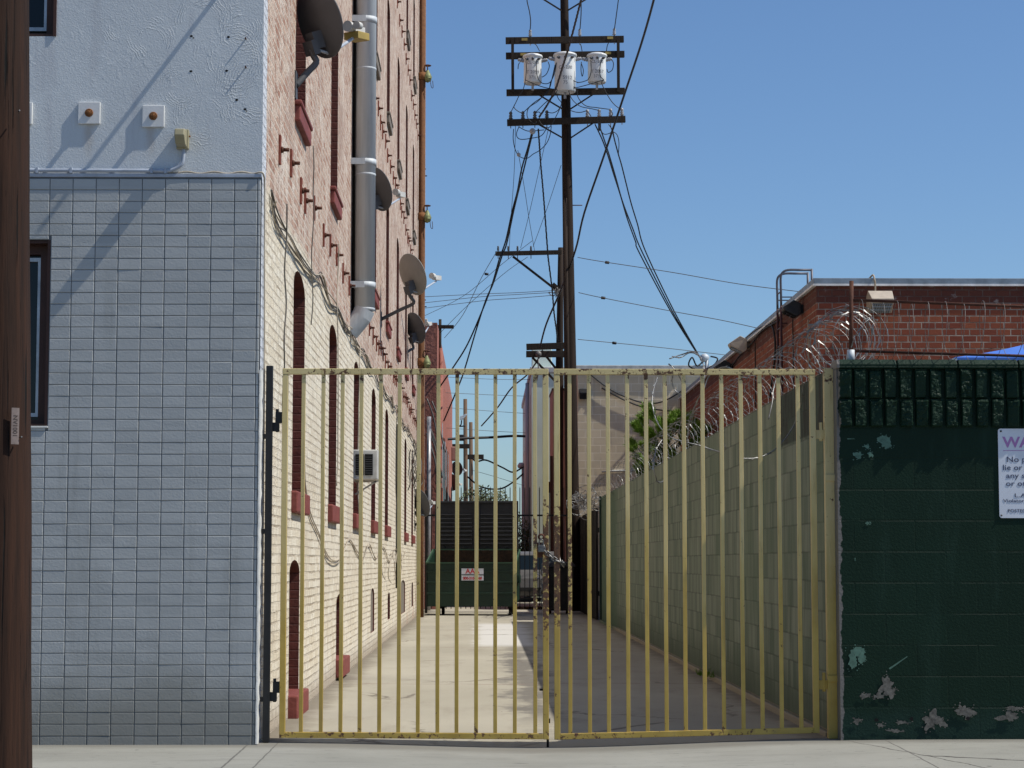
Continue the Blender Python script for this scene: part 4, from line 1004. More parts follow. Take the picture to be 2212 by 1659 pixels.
def wire_path(a, pts, blade=.010, bl=.028, wire=.0022, step=.085):
    a.tube(pts, wire, 4)
    acc = 0
    for i in range(1, len(pts)):
        acc += (pts[i]-pts[i-1]).length
        if acc > step:
            acc = 0; c = pts[i]; d = (pts[i]-pts[i-1]).normalized(); n = d.orthogonal().normalized()
            n = (Matrix.Rotation(random.uniform(0, 6.28), 3, d) @ n)
            a.add([c-d*bl*.3-n*blade*.15, c-d*bl-n*blade, c+d*bl*.1-n*blade*.28, c+d*bl*.3-n*blade*.15+n*0, c+d*bl-n*blade*.0+n*blade*.0, c+d*bl+n*blade, c-d*bl*.1+n*blade*.28], [(0,1,2),(2,3,4),(4,5,6),(0,2,4,6)])
zc_ = 2.485+.23; random.seed(77)
a = MB(); razor_coil(a, [(XR+.19, 14.25, zc_+.03), (XR+.16, 17, zc_), (XR+.12, 22, zc_-.01), (XR+.08, 28, zc_-.02), (XR+.06, 34, zc_-.04), (XR+.04, 41.8, zc_-.10)], .21, 62, .05, 5, wire=.0019, blade=.012, bl=.036, step=.10)
tag(build(a, "razor_wire", 'razor'), "long bright coil of razor wire along the top of the alley wall", "razor wire")
a = MB(); razor_coil(a, [(XR+.20, 14.02, zc_), (XR+.18, 14.7, zc_+.02)], .21, 3, .05, 15, wire=.0019, blade=.011, bl=.032)
tag(build(a, "razor_wire", 'razor'), "first loops of razor wire left of the rusty post at the wall corner", "razor wire")
a = MB(); razor_coil(a, [onY(1800, 735, 14.1), onY(1850, 725, 13.95), onY(1872, 730, 13.9)], .16, 2, .08, 25, wire=.0019, blade=.011, bl=.032)
tag(build(a, "razor_wire", 'razor'), "tight loops of razor wire round the rusty post at the wall corner", "razor wire")
a = MB(); zc2 = (z_top+onY(2000, 656, ry).z)/2+.01
razor_coil(a, [(pX+.02, ry, zc2), (pX+1.2, ry, zc2-.01), (pX+3.2, ry, zc2-.02)], .20, 22, .06, 35, blade=.004, bl=.012, wire=.0020)
tag(build(a, "razor_wire", 'razordull'), "thin dull wire coil stretched between the rusty rails", "razor wire")
# stray loops that hang over the gate
lp = [[(1452, 770), (1470, 772), (1490, 762), (1508, 768), (1520, 790), (1521, 820), (1514, 850), (1500, 880), (1488, 920), (1484, 960)],
      [(1521, 840), (1530, 815), (1545, 800), (1562, 793), (1580, 796)],
      [(1420, 815), (1410, 850), (1411, 885), (1424, 920), (1450, 945), (1480, 955), (1510, 962), (1540, 972), (1558, 976), (1567, 968), (1560, 950)],
      [(1430, 950), (1416, 975), (1412, 1010), (1418, 1035), (1425, 1042), (1432, 1040)],
      [(1600, 985), (1605, 990), (1640, 988), (1675, 970), (1705, 935), (1722, 900), (1732, 860), (1733, 820), (1728, 800)],
      [(1660, 905), (1668, 870), (1672, 835), (1684, 805), (1704, 795), (1716, 800)],
      [(1462, 800), (1452, 815), (1456, 840), (1470, 850), (1474, 830), (1462, 805), (1450, 790)],
      [(1446, 775), (1475, 765), (1500, 760), (1516, 775)]]
a = MB(); rr = random.Random(5)
for k, L in enumerate(lp):
    Y0 = 14.05+.12*(k % 3)
    wire_path(a, smooth_path([onY(px, py, Y0+.10*math.sin(i*.9+k)) for i, (px, py) in enumerate(L)], 7), .011, .028, .0042, .05)
tag(build(a, "razor_wire", 'razor'), "stray razor wire loops dangling over the right gate leaf", "razor wire")
a = MB(); rr = random.Random(6); ctr = Vector((XR-.14, 43.5, 2.5))
big = []
for k in range(22):
    c = ctr+Vector((rr.uniform(-.28, .2), rr.uniform(-1.5, 3.5), rr.uniform(-.2, .12))); u = Vector((rr.uniform(-1, 1), rr.uniform(-1, 1), rr.uniform(-.4, .4))).normalized(); v = u.cross(Vector((rr.uniform(-1, 1), 1, rr.uniform(-1, 1)))).normalized(); R_ = rr.uniform(.10, .24)
    big += [c+u*R_*math.cos(t*.3)+v*R_*math.sin(t*.3) for t in range(rr.randint(12, 22))]
wire_path(a, big, .02, .05, .006, .07)
tag(build(a, "razor_wire", 'razor'), "crumpled tangle of razor wire at the far end of the alley wall", "razor wire")
# ================================================================== red brick building behind the green wall
RX, RY, RZ = 5.14, 32.0, onY(1900, 614, 32.0).z
rb = thing("brick_building", "low red brick building with a metal roof edge behind the green wall", "building", (RX, RY, 0))
a = MB(); a.box(RX, RX+22, RY, 54.6, -.1, RZ); build(a, "walls", 'redbrick', rb)
a = MB(); a.box(RX-.05, RX+22, RY-.05, 54.6, RZ+.0, RZ+.09); build(a, "roof_edge", 'coping', rb, .006)
a = MB(); a.box(RX-.058, RX+22, RY-.058, RY-.004, RZ-.03, RZ-.001); a.box(RX-.058, RX-.004, RY-.003, 54.6, RZ-.03, RZ-.001); build(a, "drip_edge", 'copingedge', rb)
# wall ladder
l0, l1 = 5.05*F/(1693.5-VX), 5.05*F/(1685.5-VX); lz = onY(1690, 583, l0).z; lx = RX-.10
ld_ = thing("roof_ladder", "steel wall ladder looping over the roof edge of the red brick building", "ladder", (lx, (l0+l1)/2, .6))
for yy in (l0, l1):
    q = smooth_path([(lx, yy, lz-.35), (lx, yy, lz-.12), (lx+.05, yy, lz-.03), (lx+.15, yy, lz), (lx+.3, yy, lz)], 5)
    a = MB(); a.tube([(lx, yy, RZ+.05)]+q+[Vector((lx+.53, yy, lz))], .021, 8); a.cyl((lx+.53, yy, lz+.018), (lx+.53, yy, RZ+.09), .021, n=8); build(a, "hoop", 'laddergrey', ld_)
    a = MB(); a.cyl((lx, yy, .6), (lx, yy, RZ+.05), .021, n=8); build(a, "stile", 'blind', ld_)
z = .9
while z < RZ+.6:
    a = MB(); a.cyl((lx, l0, z), (lx, l1, z), .012, n=6); build(a, "rung", 'laddergrey', ld_); z += .305
for z in (RZ-.25, RZ-2.2):
    for yy in (l0, l1):
        a = MB(); a.bar((lx, yy, z), (RX-.001, yy, z), .02); build(a, "bracket", 'blind', ld_)
a = MB(); a.bar((lx, l1, RZ+.20), (lx+.42, l1, RZ+.20), .02); a.bar((lx, l0, RZ+.20), (lx+.42, l0, RZ+.20), .02); build(a, "roof_stay", 'laddergrey', ld_)
# floodlights
def flood(label, c, out, mat, s=1., lens='lens', seed=0):
    """wedge shaped wall flood: c on the wall, out = outward unit vector"""
    c, out = Vector(c), Vector(out); sd = out.cross(Vector((0,0,1))); U = Vector((0,0,1)); s2 = s
    t = thing("floodlight", label, "floodlight", c)
    P = lambda o, u, w_: c+out*o*s2+U*u*s2+sd*w_*s2
    pr = [(.06, .10), (.20, .17), (.42, .02), (.40, -.04), (.14, -.17), (.06, -.12)]
    a = MB(); k = len(pr); hw = .19
    a.add([P(o, u, -hw*(1 if o < .3 else .9)) for o, u in pr]+[P(o, u, hw*(1 if o < .3 else .9)) for o, u in pr], [list(range(k))[::-1], [i+k for i in range(k)]]+[[i, (i+1)%k, (i+1)%k+k, i+k] for i in range(k)])
    build(a, "housing", mat, t, .01)
    n_ = Vector(); p, q = P(.405, -.045, 0), P(.135, -.172, 0); m = (p+q)/2; dn = (out*.43-U*.9).normalized()
    a = MB(); a.obox(m+dn*.006, (p-q)/2*.86, sd*hw*.8*s2, dn*.004); build(a, "lens", lens, t)
    a = MB()
    for w_ in range(-4, 5): a.bar(p.lerp(q, .1)+dn*.014+sd*w_*.036*s2, p.lerp(q, .9)+dn*.014+sd*w_*.036*s2, .006)
    for f_ in (.3, .6): a.bar(p.lerp(q, f_)+dn*.016-sd*.15*s2, p.lerp(q, f_)+dn*.016+sd*.15*s2, .008)
    build(a, "wire_guard", 'alu' if mat == 'flood' else 'black', t)
    a = MB(); a.obox(c+out*.03*s2, out*.03*s2, U*.09*s2, sd*.09*s2); build(a, "mount", mat, t)
    return t
q = onY(1896, 655, RY)
flood("beige floodlight with a wire guard on the street face of the red brick building", (q.x, RY-.001, q.z), (0, -1, 0), 'flood', 1.0)
a = MB(); cpl = smooth_path([(q.x-.05, RY-.06, q.z+.12), (q.x-.05, RY-.08, q.z+.3), (q.x-.06, RY-.09, RZ+.05), (q.x-.07, RY-.03, RZ+.14), (q.x-.10, RY+.1, RZ+.11), (q.x-.1, RY+.5, RZ+.1)], 5)
a.tube(cpl, .014, 6); tag(build(a, "cable", 'tancable'), "white cable looping over the metal roof edge down to the floodlight", "cable")
for px, py, mat, lab, s_ in ((1722, 668, 'black', "black floodlight under the roof edge near the corner of the red brick building", .8), (1606, 745, 'flood', "beige floodlight on the alley side of the red brick building left of the ladder", .95), (1570, 795, 'black', "black floodlight on the far alley side of the red brick building", .9)):
    q = onX(px+12, py, RX); flood(lab, (RX-.001, q.y, q.z), (-1, 0, 0), mat, s_, 'lens' if mat == 'flood' else 'hole')
def wallcable(label, pts, r, mat='cable'):
    a = MB(); a.tube(smooth_path([Vector((RX-.02-r, onX(px, py, RX).y, onX(px, py, RX).z)) for px, py in pts], 5), r, 5)
    tag(build(a, "cable", mat), label, "cable")
wallcable("thick black cable bending down the red brick wall beside the ladder", [(1611, 735), (1640, 712), (1665, 702), (1674, 708), (1679, 735), (1679, 770), (1674, 810), (1668, 860)], .02)
wallcable("black cable strung along the red brick wall under the roof edge", [(1578, 800), (1600, 770), (1625, 745), (1650, 715), (1690, 690)], .018)
for px, lab in ((1716.5, "thin black conduit down the brick right of the ladder"), (1634, "thin black conduit down the brick near the beige floodlight"), (1750, "pale cable down the brick near the building corner")):
    wallcable(lab, [(px, 690 if px > 1700 else 740), (px+1, 760), (px+2, 880)], .012, 'tancable' if px == 1750 else 'cable')

# blue canopy in the yard
bx0, by0 = onY(2062, 772, 19.0).x, 19.0; ez = onY(2062, 772, 19.0).z; pk_ = (bx0+1.6, by0+1.6, ez+.46)
cn = thing("canopy_tent", "bright blue canopy roof peeping over the dark green wall", "canopy", (bx0, by0, 0))
cs = [(bx0, by0, ez), (bx0+3.2, by0, ez), (bx0+3.2, by0+3.2, ez), (bx0, by0+3.2, ez)]
a = MB(); vs = []; fs = []
for s_ in range(4):
    A, B = Vector(cs[s_]), Vector(cs[(s_+1)%4]); K = Vector(pk_); n_ = 8; b0_ = len(vs)
    for j in range(n_+1):
        for i in range(n_+1):
            e = A.lerp(B, i/n_); e.z -= .05*math.sin(math.pi*i/n_); p = e.lerp(K, j/n_); p.z -= .10*math.sin(math.pi*j/n_)*(.4+.6*math.sin(math.pi*i/n_)); vs.append(p)
    fs += [[b0_+j*(n_+1)+i, b0_+j*(n_+1)+i+1, b0_+(j+1)*(n_+1)+i+1, b0_+(j+1)*(n_+1)+i] for j in range(n_) for i in range(n_)]
a.add(vs, fs, True); build(a, "roof_cloth", 'blue', cn)
a = MB()
for s_ in range(4):
    A, B = Vector(cs[s_]), Vector(cs[(s_+1)%4]); a.add([A, B, B-Vector((0,0,.2)), A-Vector((0,0,.2))], [(0,1,2,3)])
build(a, "valance", 'blue', cn)
for x, y, z in cs:
    a = MB(); a.box(x-.02, x+.02, y-.02, y+.02, -.05, z-.01); build(a, "leg", 'alu', cn)

# ================================================================== buildings up the alley
CY = 54.8; cz = onY(1350, 800, CY).z
cb = thing("block_building", "tan concrete block building closing off the yard behind the razor wire", "building", (2.45, CY, 0))
a = MB(); a.box(2.45, 14, CY, CY+5.4, -.1, cz); build(a, "walls", 'cmu', cb)
a = MB(); a.box(2.40, 14, CY-.06, CY+5.4, cz+.001, cz+.13); build(a, "roof_edge", 'fascia', cb, .01)
a = MB(); a.tube(smooth_path([onY(px, py, CY-.05) for px, py in ((1250, 806), (1290, 803), (1340, 805), (1390, 803), (1440, 806), (1475, 808))], 4), .035, 6); build(a, "black_flashing", 'cable', cb)
q = onY(1262, 852, CY); a = MB(); a.obox((q.x, CY-.14, q.z), (.14,0,0), (0,.13,.06), (0,-.03,.09)); a.bar((q.x, CY, q.z-.1), (q.x, CY-.14, q.z-.04), .06); build(a, "wall_lamp", 'black', cb, .02)
a = MB(); a.tube([onY(1300, 1019, CY-.03), onY(1330, 1017, CY-.03), onY(1400, 1016, CY-.03), onY(1480, 1014, CY-.03)], .025, 6); build(a, "wall_pipe", 'fascia', cb)
for k, L in enumerate(([(1272, 806), (1310, 836), (1345, 855), (1390, 870), (1430, 868), (1478, 842)], [(1300, 838), (1350, 865), (1400, 882), (1470, 890)])):
    a = MB(); a.tube(smooth_path([onY(px, py, CY-.07) for px, py in L], 5), .02, 5); tag(build(a, "cable", 'cable'), ("black cable sagging across the tan block wall from its roof edge", "lower black cable drooping across the tan block wall")[k], "cable")
# weatherhead on its roof
q = onY(1527, 795, CY-.1); wh = thing("weatherhead", "grey service mast with a hooded cap rising by the tan block roof", "mast", (q.x, CY-.1, q.z-.5))
a = MB(); a.cyl((q.x, CY-.1, q.z-.5), (q.x, CY-.1, q.z+.22), .05, n=10); build(a, "mast", 'galv', wh)
a = MB(); a.lathe([(.06, -.02), (.12, .02), (.13, .09), (.08, .17), (.01, .19)], (q.x-.03, CY-.1, q.z+.2), (-.5, 0, 1), 12); build(a, "cap", 'galv', wh)
# pink house end and pale block beyond
pz = onY(1205, 846, 58).z
pb = thing("pink_building", "pink stucco building half hidden behind the two poles", "building", (1.9, 58, 0))
a = MB(); a.box(1.88, 2.44, 57.6, 60.1, -.1, pz); build(a, "walls", 'pink', pb)
a = MB(); a.box(1.86, 2.445, 57.56, 60.1, pz+.001, pz+.06); build(a, "roof_edge", 'winframe', pb)
a = MB(); a.box(1.80, 1.875, 57.5, 57.58, .1, onY(1190, 985, 57.5).z); a.box(1.72, 1.80, 57.5, 57.6, 3.1, 3.4); build(a, "down_pipe", 'winframe', pb)
WX, WY = 1.395, 62.0; wz = onY(1160, 806, WY).z
wb = thing("white_building", "pale stucco building with narrow dark windows at the end of the alley", "building", (WX, WY, 0))
a = MB(); a.box(WX, 8, WY, 76.5, -.1, wz); build(a, "walls", 'white_b', wb)
a = MB(); a.box(WX-.05, 8, WY-.06, 76.5, wz+.001, wz+.19); build(a, "cornice", 'fascia', wb, .03)
a = MB(); a.box(WX+.02, WX+.62, WY+.3, WY+.9, wz+.19, wz+.8); build(a, "chimney", 'white_b', wb, .02)
a = MB(); a.cyl((WX-.06, 65.5, 0), (WX-.06, 65.5, wz), .06, n=8); build(a, "down_pipe", 'galv', wb)
for y in (63.6, 66.8, 68.6, 70.4, 72.4, 74.4):
    for z0, z1 in ((2.4, 4.0), (5.0, 6.3)):
        f_ = MB(); f_.box(WX-.002, WX-.0005, y, y+.36, z0, z1); wn = build(f_, "window", 'winframe', wb)
        a = MB(); a.box(WX-.0035, WX-.0025, y+.04, y+.32, z0+.06, z1-.06); build(a, "pane", 'glass', wn)
q = onY(1131, 1010, 74); ms = thing("service_mast", "thin grey service mast rising against the pale building", "mast", (q.x-.02, 74, 0))
a = MB(); a.cyl((q.x-.02, 74, 0), (q.x-.02, 74, q.z), .055, n=8); build(a, "mast", 'galv', ms)
a = MB(); a.lathe([(.06, 0), (.13, .05), (.12, .14), (.01, .2)], (q.x-.05, 74, q.z), (-.6, 0, 1), 10); build(a, "cap", 'galv', ms)
# red stucco building past the brick one
QX, QY = -1.22, 53.0; qz = onY(943, 697, QY).z
rs = thing("stucco_building", "red stucco building standing beyond the orange standpipe", "building", (QX, QY, 0))
a = MB(); a.box(-9, QX, QY, 78, -.1, qz); build(a, "walls", 'redstucco', rs)
a = MB(); a.box(-9, QX-.25, QY-.03, 78, qz+.001, qz+.10); build(a, "parapet", 'fascia', rs, .02)
a = MB(); a.cyl((QX+.06, QY+1.5, 0), (QX+.06, QY+1.5, qz-.5), .05, n=8); build(a, "down_pipe", 'redstucco', rs)
for y, z0, z1 in ((58.5, 3.2, 5.2), (60.5, 2.6, 4.8), (62.5, 3.0, 4.9), (65, 2.8, 4.8), (68, 2.8, 4.8)):
    f_ = MB(); f_.box(QX-.02, QX+.015, y, y+.9, z0, z1); wn = build(f_, "window", 'winframe', rs); a = MB(); a.box(QX+.016, QX+.022, y+.08, y+.82, z0+.08, z1-.08); build(a, "pane", 'glass', wn)
for z in (qz-1.9,):
    a = MB(); a.box(QX+.001, QX+.22, 76, 76.6, z-.5, z); build(a, "balcony_box", 'pink', rs, .03)
a = MB(); q = onY(960, 706, 55); a.bar((q.x-.5, 55, q.z), (q.x+.25, 55, q.z), .09); a.cyl((QX+.03, 55, q.z-1.2), (QX+.03, 55, q.z+.2), .04, n=8)
tag(build(a, "bracket_arm", 'armwood'), "short dark beam poking out from the top of the red stucco building", "bracket")
a = MB(); rr = random.Random(12)
for k in range(8):
    b = onY(920+rr.uniform(0, 14), 890+rr.uniform(-30, 80), 52.6); a.tube(smooth_path([b, b+Vector((.15, 0, -.4)), b+Vector((.25, 0, -.9)), b+Vector((.28+rr.uniform(-.1, .1), 0, -1.3))], 4), .022, 4)
tag(build(a, "cable_tangle", 'razordull'), "white and black wire ends hanging before the red stucco wall", "cable")
a = MB(); a.cyl((XL+.1, 51.7, 0), (XL+.1, 51.7, onY(915, 900, 51.7).z), .055, n=10); tag(build(a, "vent_pipe", 'porcelain'), "grey service pipe standing at the far corner of the brick wall", "pipe")
for c, lab, yy in (((987, 1012), "round brown satellite dish silhouetted against the sky by the red stucco wall", 80), ((976, 1042), "brown satellite dish just below the round one on the red stucco wall", 77)):
    p = onY(c[0], c[1], yy); dish(lab, p, (.45, .86, .2), .24 if yy == 80 else .27, (QX, yy, p.z-.5), p+Vector((.3, .45, -.05)), back='dishbrown', tall=1.15, mast_mid=p+Vector((-.05, -.1, -.4)))

# ================================================================== utility poles
YP = 50.0
def C7(x, y, dy=0.): return onY((1750+x/3.456)/1.6492, (y/3.456)/1.6492, YP+dy)
def C3(x, y, dy=0.): return onY((1800+x/3.016)/1.6492, (350+y/3.016)/1.6492, YP+dy)
def C8(x, y, Y): return onY((1450+x/2.602)/1.6492, (900+y/2.602)/1.6492, Y)
pb_ = onY(1240, 1315, YP); base = Vector((pb_.x, YP, 0))
up_ = thing("utility_pole", "tall dark utility pole carrying three white transformers and four cross arms", "utility pole", base)
def polept(py): 
    px = 1219+(1240-1219)*py/1315.; return onY(px, py, YP)
a = MB(); ks = [-420, -200, 0, 260, 520, 800, 1060, 1320]; a.tube([polept(p) for p in ks], [.085, .092, .10, .115, .13, .15, .165, .175], 20); build(a, "shaft", 'polewood', up_)
a = MB(); a.tube([polept(p)+Vector((-.07, -.14, 0)) for p in (430, 800, 1060, 1310)], .055, 10); build(a, "riser_pipe", 'polewood', up_)
a = MB(); q = C3(735, 1150); a.cyl(q+Vector((-.05, 0, 0)), q+Vector((.21, 0, 0)), .012, n=6); build(a, "step_bolt", 'darkrust', up_)
arms = [((177, 502), (1632, 483)), ((180, 690), (1640, 668)), ((187, 1143), (1645, 1122)), ((195, 1512), (1652, 1468))]
AW = .155
def insulator(parent, p, s=1., mat='porcelain'):
    a = MB(); a.lathe([(.012, -.05), (.02, 0), (.055, .02), (.03, .05), (.05, .075), (.026, .11), (.042, .13), (.035, .165), (.006, .19)], p, (0, 0, 1), 10)
    for v in a.v: v -= (v-Vector(p))*(1-s)
    a.cyl(Vector(p)+Vector((0, 0, -.22)), Vector(p)+Vector((0, 0, -.02)), .012, n=6)
    return build(a, "insulator", mat, parent)
armo = []
for i, (p, q) in enumerate(arms):
    p, q = C7(*p, -.22), C7(*q, -.22); a = MB(); a.bar(p, q, .11, AW); armo.append(build(a, "cross_arm", 'armwood', up_, .008))
for x in (262, 1563):
    p, q = C7(x, 480, -.30), C7(x+4, 1135, -.30); a = MB(); a.bar(p, q, .07, .05); build(a, "arm_strut", 'armwood', up_)
for (x0, y0, x1, y1) in ((560, -60, 865, 130), (1250, -60, 940, 130), (590, 1170, 880, 1345), (1265, 1155, 970, 1345)):
    a = MB(); a.bar(C7(x0, y0, -.17), C7(x1, y1, -.17), .05, .03); build(a, "brace", 'armwood', up_)
for (x0, y0, x1, y1) in ((365, 285, 615, 425), (955, 260, 705, 425)):
    a = MB(); a.bar(C3(x0, y0, -.17), C3(x1, y1, -.17), .05, .03); build(a, "brace", 'armwood', up_)
p, q = C7(500, -60, -.2), C7(1310, -75, -.2)
for x, y in ((480, 460), (1090, 450), (1515, 442)): insulator(up_, C7(x, y-8, -.22), .95)
for x, y in ((240, 1478), (390, 1474), (537, 1470), (685, 1462), (1185, 1452), (1330, 1447), (1470, 1440), (1610, 1434)): insulator(up_, C7(x, y-8, -.22), 1.05, 'porcelain' if x > 1000 else 'dishdark')
for x, y in ((410, 485), (1465, 465), (395, 668), (1440, 652)):
    c = C7(x, y, -.285); a = MB(); a.box(c.x-.07, c.x+.07, c.y-.004, c.y+.002, c.z-.03, c.z+.03); build(a, "tag_plate", 'lnbyellow', up_)
def transformer(label, x0, x1, ytop, ybot, lines, dy):
    p0, p1 = C7(x0, (ytop+ybot)/2, dy), C7(x1, (ytop+ybot)/2, dy); zt_, zb_ = C7(x0, ytop, dy).z, C7(x0, ybot, dy).z
    R = (p1.x-p0.x)/2; c = Vector(((p0.x+p1.x)/2, YP+dy, 0)); h = zt_-zb_
    t = thing("transformer", label, "transformer", (c.x, c.y, zb_), "pole transformers")
    a = MB(); a.lathe([(.002, zb_+.02), (R*.86, zb_+.02), (R*.9, zb_), (R, zb_+.03), (R, zb_+h*.5), (R, zt_-.06)], c, (0,0,1), 40); build(a, "tank", 'white', t)
    a = MB(); a.lathe([(R, zt_-.075), (R*1.10, zt_-.07), (R*1.12, zt_-.04), (R*1.06, zt_-.012), (R*.8, zt_+.012), (.002, zt_+.03)], c, (0,0,1), 40); build(a, "lid", 'white', t)
    for sg_ in (-1, 1):
        b = Vector((c.x+sg_*R*.95, c.y-.02, zt_-.15)); a = MB(); a.lathe([(.03, 0), (.05, .03), (.035, .06), (.055, .085), (.035, .11), (.045, .135), (.02, .16)], b, (sg_, 0, .25), 10); build(a, "bushing", 'porcelain', t)
    for k in (-1, 0, 1):
        an = k*.62; b = Vector((c.x+R*math.sin(an), c.y-R*math.cos(an), zt_-.14)); a = MB(); a.lathe([(.028, 0), (.036, .02), (.022, .05), (.026, .07), (.008, .085)], b, (math.sin(an), -math.cos(an), 0), 10); build(a, "terminal", 'dishdark', t)
    a = MB(); a.box(c.x-.05, c.x+.05, c.y+R*.9, YP-.15, zt_-.2, zt_-.13); a.box(c.x-.05, c.x+.05, c.y+R*.9, YP-.15, zb_+.1, zb_+.16); build(a, "hanger", 'galv', t)
    a = MB(); a.bar((c.x, c.y+.05, zb_-.14), (c.x, c.y+.05, zb_+.02), .06); build(a, "stand", 'porcelain', t)
    for txt, yt, sz in lines:
        z = C7(x0, yt, dy).z; mbx = text_mb(txt, c.x, z, sz, 0, 'CENTER', wrap=(c.x, c.y, R+.003), bold=.0); build(mbx, "lettering", 'stencil', t)
    return t
transformer("white pole transformer on the left, stencilled T 2059", 400, 621, 680, 1035, (("CL-200", 808, .105), ("T 2059", 928, .115), ("37½", 990, .105)), -.52)
transformer("larger white transformer in the middle, stencilled 75", 778, 1040, 662, 1138, (("CL-200", 872, .115), ("T 5912", 1000, .12), ("75", 1060, .115)), -.62)
transformer("white pole transformer on the right, stencilled T 2057", 1189, 1414, 668, 1025, (("CL-200", 798, .105), ("T 2057", 920, .115), ("37½", 978, .105)), -.52)
def wire(name, label, pts, r, mat='cable', n=5, k=6, group=None):
    a = MB(); a.tube(smooth_path(pts, k), r, n); return tag(build(a, name, mat), label, "wire", group)
def twist(name, label, pts, r, mat='cable'):
    path = smooth_path(pts, 14); a = MB(); a.tube(path, r*.8, 5)
    for ph in (0, 2.1, 4.2): a.tube([p+Vector((math.cos(i*.9+ph)*r*.85, math.sin(i*.9+ph)*r*.85, 0)) for i, p in enumerate(path)], r*.62, 5)
    return tag(build(a, name, mat), label, "wire")
# jumpers round the transformers: parts of the pole's own wiring
jump = [[(428, 730), (432, 870), (415, 1020), (385, 1120), (340, 1185), (300, 1270), (240, 1385)], [(300, 1270), (280, 1320), (330, 1370), (390, 1395)],
 [(560, 735), (556, 850), (570, 950), (620, 1020), (690, 1030), (735, 1000), (760, 930), (800, 770)], [(800, 770), (780, 900), (730, 1020), (700, 1130), (620, 1200), (520, 1270), (390, 1390)],
 [(785, 800), (750, 960), (720, 1080), (660, 1160), (570, 1250), (460, 1330), (445, 1440), (520, 1520), (560, 1500)], [(885, 740), (870, 900), (840, 1040), (780, 1170), (660, 1270), (540, 1390)],
 [(968, 740), (955, 900), (985, 960), (1020, 995), (1075, 1015), (1150, 1000), (1200, 970), (1230, 880), (1225, 735)], [(1075, 1015), (1060, 1020)],
 [(1360, 730), (1335, 860), (1345, 940), (1385, 985), (1360, 1020), (1420, 1150), (1500, 1270), (1590, 1345)], [(960, 960), (950, 1080), (965, 1160), (1010, 1240), (1100, 1310), (1240, 1340), (1330, 1360)],
 [(870, 960), (910, 1060), (1040, 1080), (1070, 1200), (1160, 1300), (1300, 1325), (1450, 1345)], [(350, 770), (335, 800), (330, 850)], [(700, 760), (715, 820), (680, 910), (625, 950)], [(1480, 730), (1505, 780), (1490, 860), (1440, 890), (1425, 850)],
 [(1110, 760), (1105, 860), (1120, 940), (1135, 870), (1115, 790)], [(975, 1360), (1040, 1380), (1110, 1382), (1180, 1360)], [(685, 1380), (760, 1390), (830, 1350), (865, 1270), (830, 1220), (810, 1175)],
 [(430, 990), (600, 1060), (720, 1090), (850, 1105), (1000, 1090), (1200, 1040), (1380, 985)], [(480, 540), (545, 545), (595, 630)], [(1090, 540), (1105, 560), (1118, 630)], [(1450, 520), (1430, 560), (1418, 630)],
 [(540, 1390), (590, 1380), (610, 1420), (585, 1460)], [(590, 1480), (620, 1530), (680, 1570), (740, 1540), (850, 1330)], [(1185, 1375), (1215, 1410), (1230, 1440)], [(1470, 1360), (1495, 1400), (1480, 1430)]]
for L in jump:
    a = MB(); a.tube(smooth_path([C7(x, y, -.78) for x, y in L], 5), .0105, 5); build(a, "jumper_wire", 'cable', up_)
for L in ([(90, 330), (85, 440), (110, 560), (160, 630), (235, 645), (300, 600), (370, 560), (440, 490), (480, 400), (495, 300)], [(150, 300), (120, 390), (160, 440), (280, 430), (390, 400), (450, 310)], [(1000, 290), (1060, 385), (1150, 355), (1110, 280)], [(1130, 290), (1150, 350), (1200, 390), (1222, 480), (1215, 600)], [(150, 310), (230, 350), (310, 350), (420, 340)]):
    a = MB(); a.tube(smooth_path([C3(x, y, -.4) for x, y in L], 5), .0105, 5); build(a, "jumper_wire", 'cable', up_)
a = MB(); q = C3(293, 355, -.4); a.ball(q, .075, 8); q = C3(145, 607, -.4); a.ball(q, .05, 8); build(a, "wire_clamp", 'porcelain', up_)
q = C3(1013, 305, -.35); a = MB(); a.obox(q, (.035,0,0), (0,.03,0), (0,0,.1)); build(a, "wire_clamp", 'cable', up_)

twist("service_cable", "brown twisted cable coming down in front of the middle transformer", [C7(1160, -200, -3.5), C7(1105, 0, -2.6), C7(1040, 260, -2.0), C7(960, 560, -1.4), C7(880, 820, -1.0), C7(790, 1100, -.9), C7(690, 1290, -.6), C7(590, 1440, -.4)], .020, 'browncable')
for i, (L, lab) in enumerate((([(440, -150), (440, 0), (470, 140), (485, 260), (478, 385)], "jumper from above to the left insulator of the top cross arm"), ([(1108, -150), (1108, 60), (1105, 200), (1092, 370)], "jumper from above to the middle insulator of the top cross arm"), ([(1585, -150), (1565, 0), (1540, 190), (1515, 370)], "jumper from above to the right insulator of the top cross arm"))):
    wire("jumper_wire", lab, [C7(x, y, -.25) for x, y in L], .013)
def lerpY(L, f, Y0, Y1): return [f(x, y, Y0+(Y1-Y0)*i/(len(L)-1)) for i, (x, y) in enumerate(L)]
D3 = lambda x, y, Y: onY((1800+x/3.016)/1.6492, (350+y/3.016)/1.6492, Y)
D0 = lambda x, y, Y: onY(x, y, Y)
wire("service_cable", "thick dark service cable slanting down across the sky to the lower arms", lerpY([(1440, -120), (1412, 0), (1385, 95), (1350, 200), (1305, 335), (1262, 460), (1243, 540), (1212, 625), (1180, 700), (1166, 752)], D0, 36, 55.4), .024)
twist("service_cable", "black twisted cable hanging straight from the low cross arm to the second pole", lerpY([(355, 330), (368, 520), (380, 700), (405, 980), (428, 1270), (455, 1640)], D3, 49.7, 53)+lerpY([(1310, 60), (1345, 340), (1362, 550), (1385, 720), (1395, 820)], C8, 53.2, 55.7), .016)
